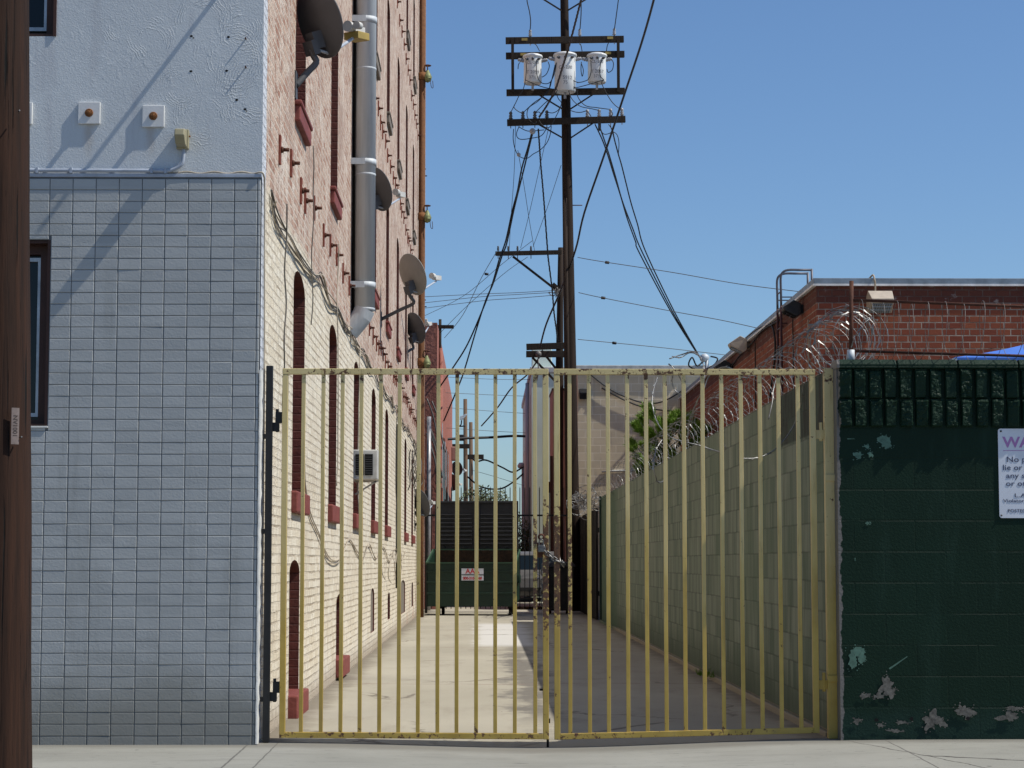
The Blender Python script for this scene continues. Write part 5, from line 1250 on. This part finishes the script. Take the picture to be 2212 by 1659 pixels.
wire("service_cable", "outer black service cable running down left to the red stucco building", lerpY([(285, 370), (240, 540), (175, 760), (130, 1000), (75, 1210), (5, 1530)], D3, 49.7, 51.5)+lerpY([(855, 60), (790, 290), (700, 530), (560, 850), (430, 1060), (300, 1250)], C8, 51.6, 54), .020)
wire("service_cable", "inner black service cable running down left beside its twin", lerpY([(300, 350), (262, 500), (205, 740), (150, 960), (90, 1210), (15, 1560)], D3, 49.7, 51.5)+lerpY([(880, 30), (800, 280), (730, 440), (640, 720), (540, 1060), (480, 1230), (340, 1561)], C8, 51.6, 55), .020)
for L, lab in (([(965, 280), (1040, 440), (1095, 590), (1160, 800), (1240, 1050), (1310, 1290), (1400, 1540), (1440, 1659)], "left black service cable falling to the tan block roof"), ([(1020, 320), (1075, 480), (1120, 620), (1190, 860), (1260, 1110), (1370, 1400), (1470, 1650)], "middle black service cable falling to the tan block roof"),
               ([(1150, 320), (1170, 430), (1215, 600), (1250, 720), (1295, 900), (1350, 1120), (1420, 1350), (1505, 1640)], "right black service cable falling to the tan block roof")):
    p = lerpY(L, D3, 49.7, 52.4); e = onY(1518, 782, CY-.15); m_ = p[-1].lerp(e, .5)+Vector((0, 0, -.12)); wire("service_cable", lab, p+[m_, e], .017)
q = [onY(1518, 782, CY-.15), onY(1505, 790, CY-.25), onY(1495, 772, CY-.3), onY(1488, 790, CY-.25), onY(1512, 800, CY-.2), onY(1540, 790, CY-.2), onY(1550, 775, CY-.2), onY(1535, 770, CY-.12)]
wire("cable_tangle", "loops of black cable at the service mast on the tan block roof", q, .022)
thin = [([(110, 300), (95, 800), (60, 1300), (42, 1640)], 'D3', 49.8, 55.6, "thin wire dropping from the low cross arm to the lower arm, leftmost"), ([(135, 560), (200, 930), (260, 1320), (315, 1640)], 'D3', 49.8, 56, "thin wire slanting right from the low cross arm"), ([(465, 320), (370, 740), (250, 1270), (165, 1610)], 'D3', 49.8, 55.6, "thin wire slanting left between the cross arms"), ([(600, 720), (450, 1180), (300, 1590)], 'D3', 50.1, 55.6, "thin wire running from the tall pole to the one-sided arm")]
for L, f, Y0, Y1, lab in thin: wire("thin_wire", lab, lerpY(L, D3, Y0, Y1), .007)
for L, Y0, Y1, lab in (([(1248, 556), (1300, 565), (1450, 588), (1600, 614), (1745, 632)], 51, 46, "topmost thin wire crossing the sky right of the poles"), ([(1250, 632), (1300, 643), (1450, 672), (1560, 692), (1650, 712)], 51, 48, "middle thin wire crossing the sky right of the poles"), ([(1248, 733), (1330, 741), (1430, 751), (1570, 767)], 51, 52, "lowest thin wire crossing the sky right of the poles"),
      ([(1204, 627), (1120, 632), (1040, 635), (900, 642)], 56, 60, "upper of three thin wires left of the second pole"), ([(1208, 631), (1120, 636), (1040, 641), (900, 656)], 56, 60, "middle of three thin wires left of the second pole"), ([(1205, 637), (1120, 644), (1040, 650), (900, 668)], 56, 60, "lower of three thin wires left of the second pole"),
      ([(1150, 520), (1085, 570), (1000, 640), (900, 690)], 55, 58, "thin wire slanting down left from the one-sided arm to the brick wall"), ([(1072, 545), (1040, 600), (1000, 680), (960, 730)], 55.6, 58, "thin wire slanting down from the arm tip to the red stucco roof"), ([(1140, 555), (1090, 590), (1010, 660), (950, 720)], 55.6, 58, "second thin wire slanting down to the red stucco roof"),
      ([(940, 813), (1060, 819), (1150, 820)], 62, 64, "thin wire with a knot crossing between the buildings"), ([(955, 848), (1060, 853), (1140, 856)], 64, 66, "thin wire crossing below the knotted one"), ([(960, 880), (1060, 888), (1135, 893)], 66, 68, "thin wire crossing above the far cross arms"), ([(960, 924), (1060, 931), (1135, 935)], 66, 68, "thin wire crossing in front of the far poles"),
      ([(1017, 1015), (1060, 1027), (1135, 1050)], 70, 74, "thin wire slanting from the far poles to the grey mast")):
    wire("thin_wire", lab, lerpY(L, D0, Y0, Y1), .0085 if Y0 < 60 else .007, 'greycable', 4)
for px, py, Y in ((1311.5, 567, 50.3), (1303, 643.5, 50.8), (1327, 741, 51.2), (1051, 592, 56.3)):
    q = onY(px, py, Y); a = MB(); a.lathe([(.005, -.06), (.035, -.045), (.035, .045), (.005, .06)], q, (1, 0, -.1), 8); tag(build(a, "wire_knob", 'cable'), "small black strain insulator on a thin wire against the sky", "insulator", "strain insulators on thin wires")
wire("service_cable", "black cable rising right from behind the fence to the lower arms", lerpY([(1040, 920), (1075, 880), (1105, 838), (1140, 808), (1166, 770)], D0, 66, 55.6), .022)
wire("service_cable", "thick dark cable bridging the alley between the far buildings", lerpY([(950, 950), (1000, 947), (1060, 945), (1110, 942), (1155, 944)], D0, 68, 70), .045)
wire("service_cable", "sagging cable running to the grey service mast", lerpY([(1020, 990), (1030, 997), (1050, 994), (1085, 1010), (1108, 1020), (1131, 1008)], D0, 72, 74), .03)
wire("service_cable", "lower sagging cable behind the picket tops", lerpY([(1010, 1030), (1040, 1052), (1080, 1056), (1110, 1040), (1131, 1022)], D0, 72, 74), .03)
# second pole and its arms
Y2 = 56.0
b2 = Vector((onY(1206, 1300, Y2).x, Y2, 0)); p2 = thing("utility_pole", "second shorter dark pole just behind the tall one with one-sided arms", "utility pole", b2)
a = MB(); a.tube([onY(1211.5, 535, Y2), onY(1210, 650, Y2), onY(1208.5, 800, Y2), onY(1206, 1000, Y2), b2], [.075, .085, .105, .13, .14], 16); build(a, "shaft", 'polewood', p2)
def arm(parent, A, B, Y, w_=.10, h=.115): 
    a = MB(); a.bar(onY(*A, Y-.18), onY(*B, Y-.18), w_, h); return build(a, "cross_arm", 'armwood', parent, .006)
arm(p2, (1070, 548), (1213, 545), Y2); arm(p2, (1137, 749.5), (1243, 746), Y2, .1, .17); arm(p2, (1136.5, 765), (1222, 765), Y2-.15, .1, .17)
for A, B in (((1108, 554), (1206, 630)), ((1170, 757), (1210, 808)), ((1150, 772), (1198, 822))):
    a = MB(); a.bar(onY(*A, Y2-.12), onY(*B, Y2-.12), .05, .06); build(a, "brace", 'armwood', p2)
for px in (1076, 1098, 1118, 1147): insulator(p2, onY(px, 543, Y2-.18)+Vector((0, 0, .02)), .7, 'dishdark')
a = MB(); q = onY(1194, 613, Y2-.2); a.bar(q, q+Vector((.16, 0, -.14)), .09); build(a, "bracket", 'armwood', p2)
a = MB(); rr = random.Random(2)
for k in range(7):
    q = onY(1192+rr.uniform(0, 10), 622+k*2, Y2-.25); a.tube(smooth_path([q, q+Vector((rr.uniform(-.1, .1), 0, rr.uniform(-.08, .1))), q+Vector((rr.uniform(-.02, .12), 0, -.1)), q+Vector((.1, .1, -.02))], 3), .012, 4)
q = onY(1163, 765, Y2-.4); a.ball(q, .09, 7); a.tube([q, q+Vector((0, 0, -.5)), q+Vector((-.06, 0, -.75))], .02, 5); build(a, "fittings", 'razordull', p2)
# far poles
def farpole(label, px, pyt, Y, r, arms_):
    b = onY(px+2, 1200, Y); t = thing("utility_pole", label, "utility pole", (b.x, Y, 0))
    a = MB(); a.tube([onY(px, pyt, Y), Vector((b.x, Y, 0))], [r*.8, r*1.15], 12); build(a, "shaft", 'farwood', t)
    for A, B in arms_: 
        a = MB(); a.bar(onY(*A, Y-.3), onY(*B, Y-.3), .22, .32); build(a, "cross_arm", 'armwood', t)
    return t
fp = farpole("far wooden pole with a street lamp, seen through the gate", 1005, 862, 150, .17, [((976, 964), (1018, 964))])
lq = onY(1000, 902, 149.5)
sl_ = thing("street_lamp", "grey street lamp curving up beside the far wooden pole", "street lamp", onY(996, 918, 149.5))
a = MB(); a.tube(smooth_path([onY(x, y, 149.5) for x, y in ((1005, 920), (992, 921), (996, 917), (997, 908))], 5), .05, 6); build(a, "arm", 'black', sl_)
a = MB(); a.prism([onY(x, y, 149.4) for x, y in ((993, 906), (994, 899), (1008, 893.5), (1008.5, 896), (998, 907.5))], (0, .3, 0)); build(a, "lamp_head", 'lampgrey', sl_, .03)
farpole("shorter far wooden pole beside the lamp pole", 1017, 912, 140, .15, [((1010, 987), (1045, 987))])
a = MB(); q = onY(994, 945, 149); a.obox(q, (.28, 0, 0), (0, .2, 0), (0, 0, .2)); a.bar(q+Vector((-.1,0,-.2)), q+Vector((.35,0,-.2)), .1); tag(build(a, "line_fitting", 'cable', bevel=.05), "small dark fitting on the line by the far poles", "fitting")

# ================================================================== end of the alley: bin, fence, car, plants
bn = thing("dumpster", "dark green dumpster with both black lids thrown open at the end of the alley", "dumpster", (-.33, 46.7, 0))
x0, x1, y0, y1 = -1.32, .66, 46.7, 47.95; zf, zbk, zb0 = 1.16, 1.46, .20; th = .03
a = MB()
a.add([(x0,y0,zb0),(x1,y0,zb0),(x1,y0-.0,zf),(x0,y0,zf),(x0+th,y0+th,zf),(x1-th,y0+th,zf),(x1-th,y0+th,zb0+.1),(x0+th,y0+th,zb0+.1)], [(0,1,2,3),(3,2,5,4),(4,5,6,7)])
for xa, xb in ((x0, x0+th), (x1-th, x1)): a.add([(xa,y0,zb0),(xb,y0,zb0),(xb,y1,zb0+.15),(xa,y1,zb0+.15),(xa,y0,zf),(xb,y0,zf),(xb,y1,zbk),(xa,y1,zbk)], [(0,1,2,3),(4,5,6,7),(0,1,5,4),(1,2,6,5),(2,3,7,6),(3,0,4,7)])
a.box(x0+th, x1-th, y0+th, y1, zb0+.0, zb0+.04)
build(a, "body", 'bin', bn)
a = MB(); a.box(x0+th+.001, x1-th-.001, y1-th, y1, zb0+.16, zbk); build(a, "rear_wall", 'binrust', bn)
a = MB(); a.bar((x0-.01, y0-.015, zf+.012), (x1+.01, y0-.015, zf+.012), .05, .03); a.bar((x0-.01, y1, zbk+.016), (x1+.01, y1, zbk+.016), .05, .03); a.bar((x1+.012, y0, zf), (x1+.012, y1, zbk), .03, .05); a.bar((x0-.012, y0, zf), (x0-.012, y1, zbk), .03, .05); build(a, "rim", 'binedge', bn)
for z in (.98, .74, .49): a = MB(); a.bar((x0, y0-.012, z), (x1, y0-.012, z), .024, .05); build(a, "rib", 'bin', bn, .006)
a = MB(); a.box(x1+.001, x1+.06, y0+.15, y1-.35, .72, .90); build(a, "fork_pocket", 'bin', bn, .01)
for k, (xa, xb) in enumerate(((x0+.03, (x0+x1)/2-.02), ((x0+x1)/2+.02, x1-.03))):
    a = MB(); yb = y1+.05; zt_ = zbk+1.13; zi = zbk+.03
    a.box(xa, xb, yb, yb+.03, zi, zt_)
    a.box(xa, xa+.05, yb-.05, yb-.001, zi, zt_); a.box(xb-.05, xb, yb-.05, yb-.001, zi, zt_); a.box(xa+.05, xb-.05, yb-.05, yb-.001, zt_-.05, zt_)
    for j in range(8): a.box(xa+.07, xb-.09, yb-.04-.004*(8-j), yb-.001, zi+.10+j*.095, zi+.135+j*.095)
    for j in range(3): a.box(xa+.15+j*.25, xa+.22+j*.25, yb-.06, yb-.001, zi+.02, zi+.06)
    build(a, "lid", 'binlid', bn, .008)
for x in (x0+.25, x1-.12):
    for y in (y0+.18, y1-.2):
        a = MB(); a.box(x-.05, x+.05, y-.05, y+.05, .15, .2); a.cyl((x-.03, y, .085), (x+.03, y, .085), .083, n=14); build(a, "castor", 'rubber', bn)
q0, q1 = onY(995, 1228, 46.65), onY(1043, 1254, 46.65)
a = MB(); a.box(q0.x, q1.x, y0-.031, y0-.026, q1.z, q0.z); pn = build(a, "label_plate", 'sign', bn)
mx = (q0.x+q1.x)/2
build(text_mb("AAA", mx, onY(1, 1239, 46.65).z, .155, y0-.033, 'CENTER', bold=.004), "lettering", 'redink', pn)
build(text_mb("800-310-0068", mx, onY(1, 1252, 46.65).z, .085, y0-.033, 'CENTER', width=.42, bold=.004), "lettering", 'redink', pn)
a = MB(); a.box(q0.x, q1.x, y0-.036, y0-.0335, onY(1, 1242, 46.65).z-.01, onY(1, 1242, 46.65).z+.012); build(a, "cross_strip", 'bin', pn)
bn.rotation_euler = (0, 0, math.radians(-5.5)); bn.location = (-.33+.02, 46.75, 0)
# iron picket fence
FY = 49.0; fz = onY(1000, 1050, FY).z
fe = thing("iron_fence", "black iron picket fence across the alley behind the dumpster", "fence", (.3, FY, 0))
a = MB()
for z in (onY(1, 1113, FY).z, .30): a.box(XL+.1, 2.02, FY-.015, FY+.015, z-.02, z+.02)
build(a, "rails", 'blackiron', fe)
me = None; i = 0; x = -1.36
while x < 2.0:
    if me is None:
        a = MB(); a.box(-.010, .010, -.036, -.016, .10, fz-.05); a.add([(-.008,-.036,fz-.05),(.008,-.036,fz-.05),(.008,-.016,fz-.05),(-.008,-.016,fz-.05),(0,-.026,fz)], [(0,1,4),(1,2,4),(2,3,4),(3,0,4)]); me = a.mesh("picket", 'blackiron')
    o = bpy.data.objects.new("picket", me); COL.objects.link(o); o.parent = fe; o.location = (x-.3, 0, 0); x += .115
for x in (XL+.12, .72, 2.0):
    a = MB(); a.box(x-.03, x+.03, FY+.016, FY+.07, .0, fz-.1); build(a, "fence_post", 'blackiron', fe)
# grey mesh panel above the fence foot behind it
# parked white car behind the fence
cx0, cx1, cyr = .62, 2.02, 52.5
cr = thing("parked_car", "pale hatchback parked tail first behind the black picket fence", "car", ((cx0+cx1)/2, cyr, 0))
prof = [(0, .32), (-.04, .55), (0, .78), (.10, .95), (.42, 1.40), (.75, 1.46), (2.2, 1.44), (2.9, 1.02), (3.8, .88), (3.9, .5), (3.85, .3)]
def carx(z): return .0 if z < .95 else (z-.95)*.28
a = MB(); k = len(prof)
a.add([(cx0+carx(z), cyr+o, z) for o, z in prof]+[(cx1-carx(z), cyr+o, z) for o, z in prof], [list(range(k)), [i+k for i in range(k)][::-1]]+[[i, (i+1)%k, (i+1)%k+k, i+k] for i in range(k)])
bd = build(a, "body", 'van', cr, .04)
a = MB(); a.add([(cx0+.20, cyr+.145, 1.0), (cx1-.20, cyr+.145, 1.0), (cx1-.26, cyr+.385, 1.36), (cx0+.26, cyr+.385, 1.36)], [(0,1,2,3)]); 
for v in a.v: v.y -= .012
build(a, "rear_window", 'glass', cr)
a = MB(); a.box(cx0+.03, cx1-.03, cyr-.075, cyr-.03, .46, .56); build(a, "bumper", 'rubber', cr, .01)
a = MB(); a.box(cx0+.05, cx1-.05, cyr-.03, cyr+.0, .20, .31); build(a, "lower_grille", 'rubber', cr, .01)
for x in (cx0+.09, cx1-.09): a = MB(); a.box(x-.07, x+.07, cyr-.045, cyr+.03, .72, .90); build(a, "tail_lamp", 'redink', cr, .015)
a = MB(); a.lathe([(.055, 0), (.07, .008), (.055, .016), (.045, .008), (.055, 0)], ((cx0+cx1)/2, cyr+.0, .83), (0, -1, .2), 16); build(a, "badge", 'ink', cr)
for x in (cx0+.1, cx1-.1):
    for o in (.75, 3.1):
        a = MB(); a.cyl((x-.09, cyr+o, .3), (x+.09, cyr+o, .3), .3, n=20); build(a, "wheel", 'rubber', cr)
# bin shape added to fill the dark shaded area right of the fence
bb = thing("dark_filler", "added dark bin shape filling the deep shade by the foot of the tall pole", "bin", (1.75, 48.2, 0))
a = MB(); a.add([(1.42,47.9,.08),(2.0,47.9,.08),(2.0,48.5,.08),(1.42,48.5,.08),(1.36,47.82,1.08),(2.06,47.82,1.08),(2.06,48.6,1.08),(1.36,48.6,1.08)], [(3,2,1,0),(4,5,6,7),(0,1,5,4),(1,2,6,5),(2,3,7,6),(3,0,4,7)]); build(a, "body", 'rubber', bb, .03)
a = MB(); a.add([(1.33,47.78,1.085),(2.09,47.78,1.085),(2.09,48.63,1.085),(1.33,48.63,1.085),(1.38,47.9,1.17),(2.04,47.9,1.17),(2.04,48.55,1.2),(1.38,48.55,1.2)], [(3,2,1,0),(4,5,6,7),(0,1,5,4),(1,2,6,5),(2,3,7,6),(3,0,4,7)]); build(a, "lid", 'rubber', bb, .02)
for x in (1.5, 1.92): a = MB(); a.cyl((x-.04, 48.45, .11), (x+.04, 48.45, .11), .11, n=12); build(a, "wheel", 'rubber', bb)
# bush beyond the fence
def leafcloud(a, c, rad, n, size, seed, holes=.35):
    rr = random.Random(seed); c = Vector(c); k = 0
    while k < n:
        d = Vector((rr.gauss(0, 1), rr.gauss(0, 1), rr.gauss(0, 1))).normalized(); R_ = rr.random()**.4
        p = Vector((d.x*rad[0], d.y*rad[1], d.z*rad[2]))*R_
        if mn.noise((p+c)*1.6) < -.12-holes*.2+.3*(R_-.7): continue
        p += c; u = Vector((rr.gauss(0, 1), rr.gauss(0, 1), rr.gauss(0, 1))).normalized(); v = u.orthogonal().normalized(); s_ = size*rr.uniform(.6, 1.4)
        a.add([p-u*s_, p+v*s_*.45, p+u*s_, p-v*s_*.45], [(0,1,2,3)]); k += 1
for c, rad, n, sd, lab in (((.05, 62, 2.2), (1.05, .9, 1.35), 7500, 3, "round leafy bush showing over the open dumpster lids"), ((.95, 63.5, 1.6), (.8, .8, .95), 2500, 4, "lower bush behind the fence beside the pale building")):
    t = thing("bush", lab, "bush", (c[0], c[1], 0))
    a = MB(); leafcloud(a, c, rad, n, .048, sd); build(a, "foliage", 'bush', t)
    a = MB(); rr = random.Random(sd)
    for k in range(5): a.tube([(c[0]+rr.uniform(-.1, .1), c[1], -.02), (c[0]+rr.uniform(-.4, .4), c[1]+rr.uniform(-.3, .3), c[2]), (c[0]+rr.uniform(-.7, .7), c[1]+rr.uniform(-.5, .5), c[2]+rad[2]*.6)], [.03, .02, .008], 5)
    build(a, "stem", 'bark', t)
# young pine in the yard
pc = onY(1440, 960, 46); tr = thing("pine_tree", "bright green young pine rising behind the razor wire", "tree", (pc.x+.1, 46, -.05))
rr = random.Random(21)
a = MB(); a.tube([(pc.x+.1, 46, -.05), (pc.x, 46, 2.0), (pc.x-.1, 46.05, pc.z+.4)], [.08, .06, .02], 8)
tips = []
for (px, py) in ((1362, 955), (1372, 920), (1385, 905), (1396, 884), (1408, 876), (1420, 905), (1428, 925), (1372, 985), (1390, 960), (1405, 940), (1418, 965), (1400, 1000), (1425, 1010), (1440, 930), (1452, 905), (1462, 890), (1468, 915), (1478, 940), (1450, 970), (1480, 975), (1495, 900), (1508, 915), (1515, 940), (1530, 930), (1500, 960), (1410, 1030), (1435, 1045), (1378, 1010), (1460, 1000), (1490, 990), (1395, 925), (1440, 985)):
    for j in range(4):
        p = onY(px+rr.uniform(-10, 10), py+rr.uniform(-8, 10), 46+rr.uniform(-.7, .7)); tips.append(p)
for p in tips[::2]:
    b = Vector((pc.x-.02, 46, max(1.2, p.z-.45-abs(p.x-pc.x)*.35))); a.tube(smooth_path([b, b.lerp(p, .55)+Vector((0, 0, -.06)), p], 3), .012, 4)
build(a, "trunk", 'bark', tr)
a = MB()
for p in tips:
    dirn = (Vector((p.x-pc.x, p.y-46, 0))*.9+Vector((0, 0, 1.0))).normalized(); L_ = rr.uniform(.16, .3)
    for k in range(170):
        t = rr.random(); o = p-dirn*L_*(1-t); sp = Vector((rr.gauss(0, 1), rr.gauss(0, 1), rr.gauss(0, 1))).normalized()
        d = (dirn*.9+sp*.75).normalized(); e = o+d*rr.uniform(.09, .17); s_ = d.orthogonal().normalized()*.011
        s_ = Matrix.Rotation(rr.uniform(0, 6.28), 3, d) @ s_
        a.add([o-s_, o+s_, e], [(0,1,2)])
build(a, "crown", 'pine', tr)

# small weed at the foot of the alley wall
wq = onZ(1541, 1462, .03); a = MB(); rr = random.Random(3)
for k in range(70):
    p = Vector((XR-.06+rr.uniform(-.10, .03), wq.y+rr.uniform(-.35, .35), .04)); d = Vector((rr.uniform(-.6, .3), rr.uniform(-.5, .5), 1)).normalized(); s_ = d.orthogonal().normalized()*.006; L_ = rr.uniform(.03, .10)
    a.add([p-s_, p+s_, p+d*L_], [(0,1,2)])
tag(build(a, "weed", 'pine'), "small green weed at the foot of the faded green alley wall", "weed")
# ================================================================== near pole on the kerb
YN = 11.0
nb = onY(-6, 1659, YN); t = thing("utility_pole", "rough dark wooden pole close by on the sidewalk with a small metal tag", "utility pole", (nb.x, YN, 0))
tp_ = onY(-8, 0, YN); a = MB(); d = (tp_-nb); pts = [nb+d*f_ for f_ in (-.11, 0, .25, .5, .75, 1, 1.6)]
ks = []; N = 28; rr = random.Random(14)
grooves = [rr.uniform(-.010, .006) for _ in range(N)]
rows = 40; vs = []
for j in range(rows+1):
    f_ = -.112+(1.75)*j/rows; c = nb+d*f_; R_ = .176-.006*f_
    for i in range(N):
        an = 2*math.pi*i/N; r_ = R_+grooves[i]*(.7+.5*mn.noise(Vector((i*3.1, j*.16, 0))))+.004*mn.noise(Vector((math.cos(an)*2, math.sin(an)*2, j*.25)))
        vs.append((c.x+r_*math.cos(an), c.y+r_*math.sin(an), c.z))
a.add(vs, [[j*N+i, j*N+(i+1)%N, (j+1)*N+(i+1)%N, (j+1)*N+i] for j in range(rows) for i in range(N)], True); build(a, "shaft", 'nearwood', t)
q = onY(33.5, 920, YN-.165); a = MB(); ang = math.atan2(q.x-(nb.x-.004), .19)
hw, hh = .036, .16
cxn = nb.x-.003
def wrapN(x, z, dr=0.):
    an = (x-cxn)/.18; return (cxn+(.184+dr)*math.sin(an), YN-(.184+dr)*math.cos(an), z)
xs_ = [q.x-.0205+.0082*i for i in range(6)]
a = MB(); a.add([wrapN(x, q.z-.095) for x in xs_]+[wrapN(x, q.z+.095) for x in xs_], [[i, i+1, i+7, i+6] for i in range(5)], True); tg = build(a, "metal_tag", 'tin', t)
mb_ = text_mb("NV1001", 0, 0, .034, 0, 'CENTER')
for v in mb_.v:
    x, z = v.x, v.z; v.x, v.y, v.z = wrapN(q.x-.012+z, q.z-x, .0015)
build(mb_, "lettering", 'tinink', tg)
for (px, py) in ((43, 242), (47, 945)):
    q = onY(px, py, YN-.15); a = MB(); an = (q.x-cxn); a.cyl(wrapN(q.x, q.z, -.01), wrapN(q.x, q.z+.004, .012), .004, n=6); build(a, "staple", 'chrome', t)
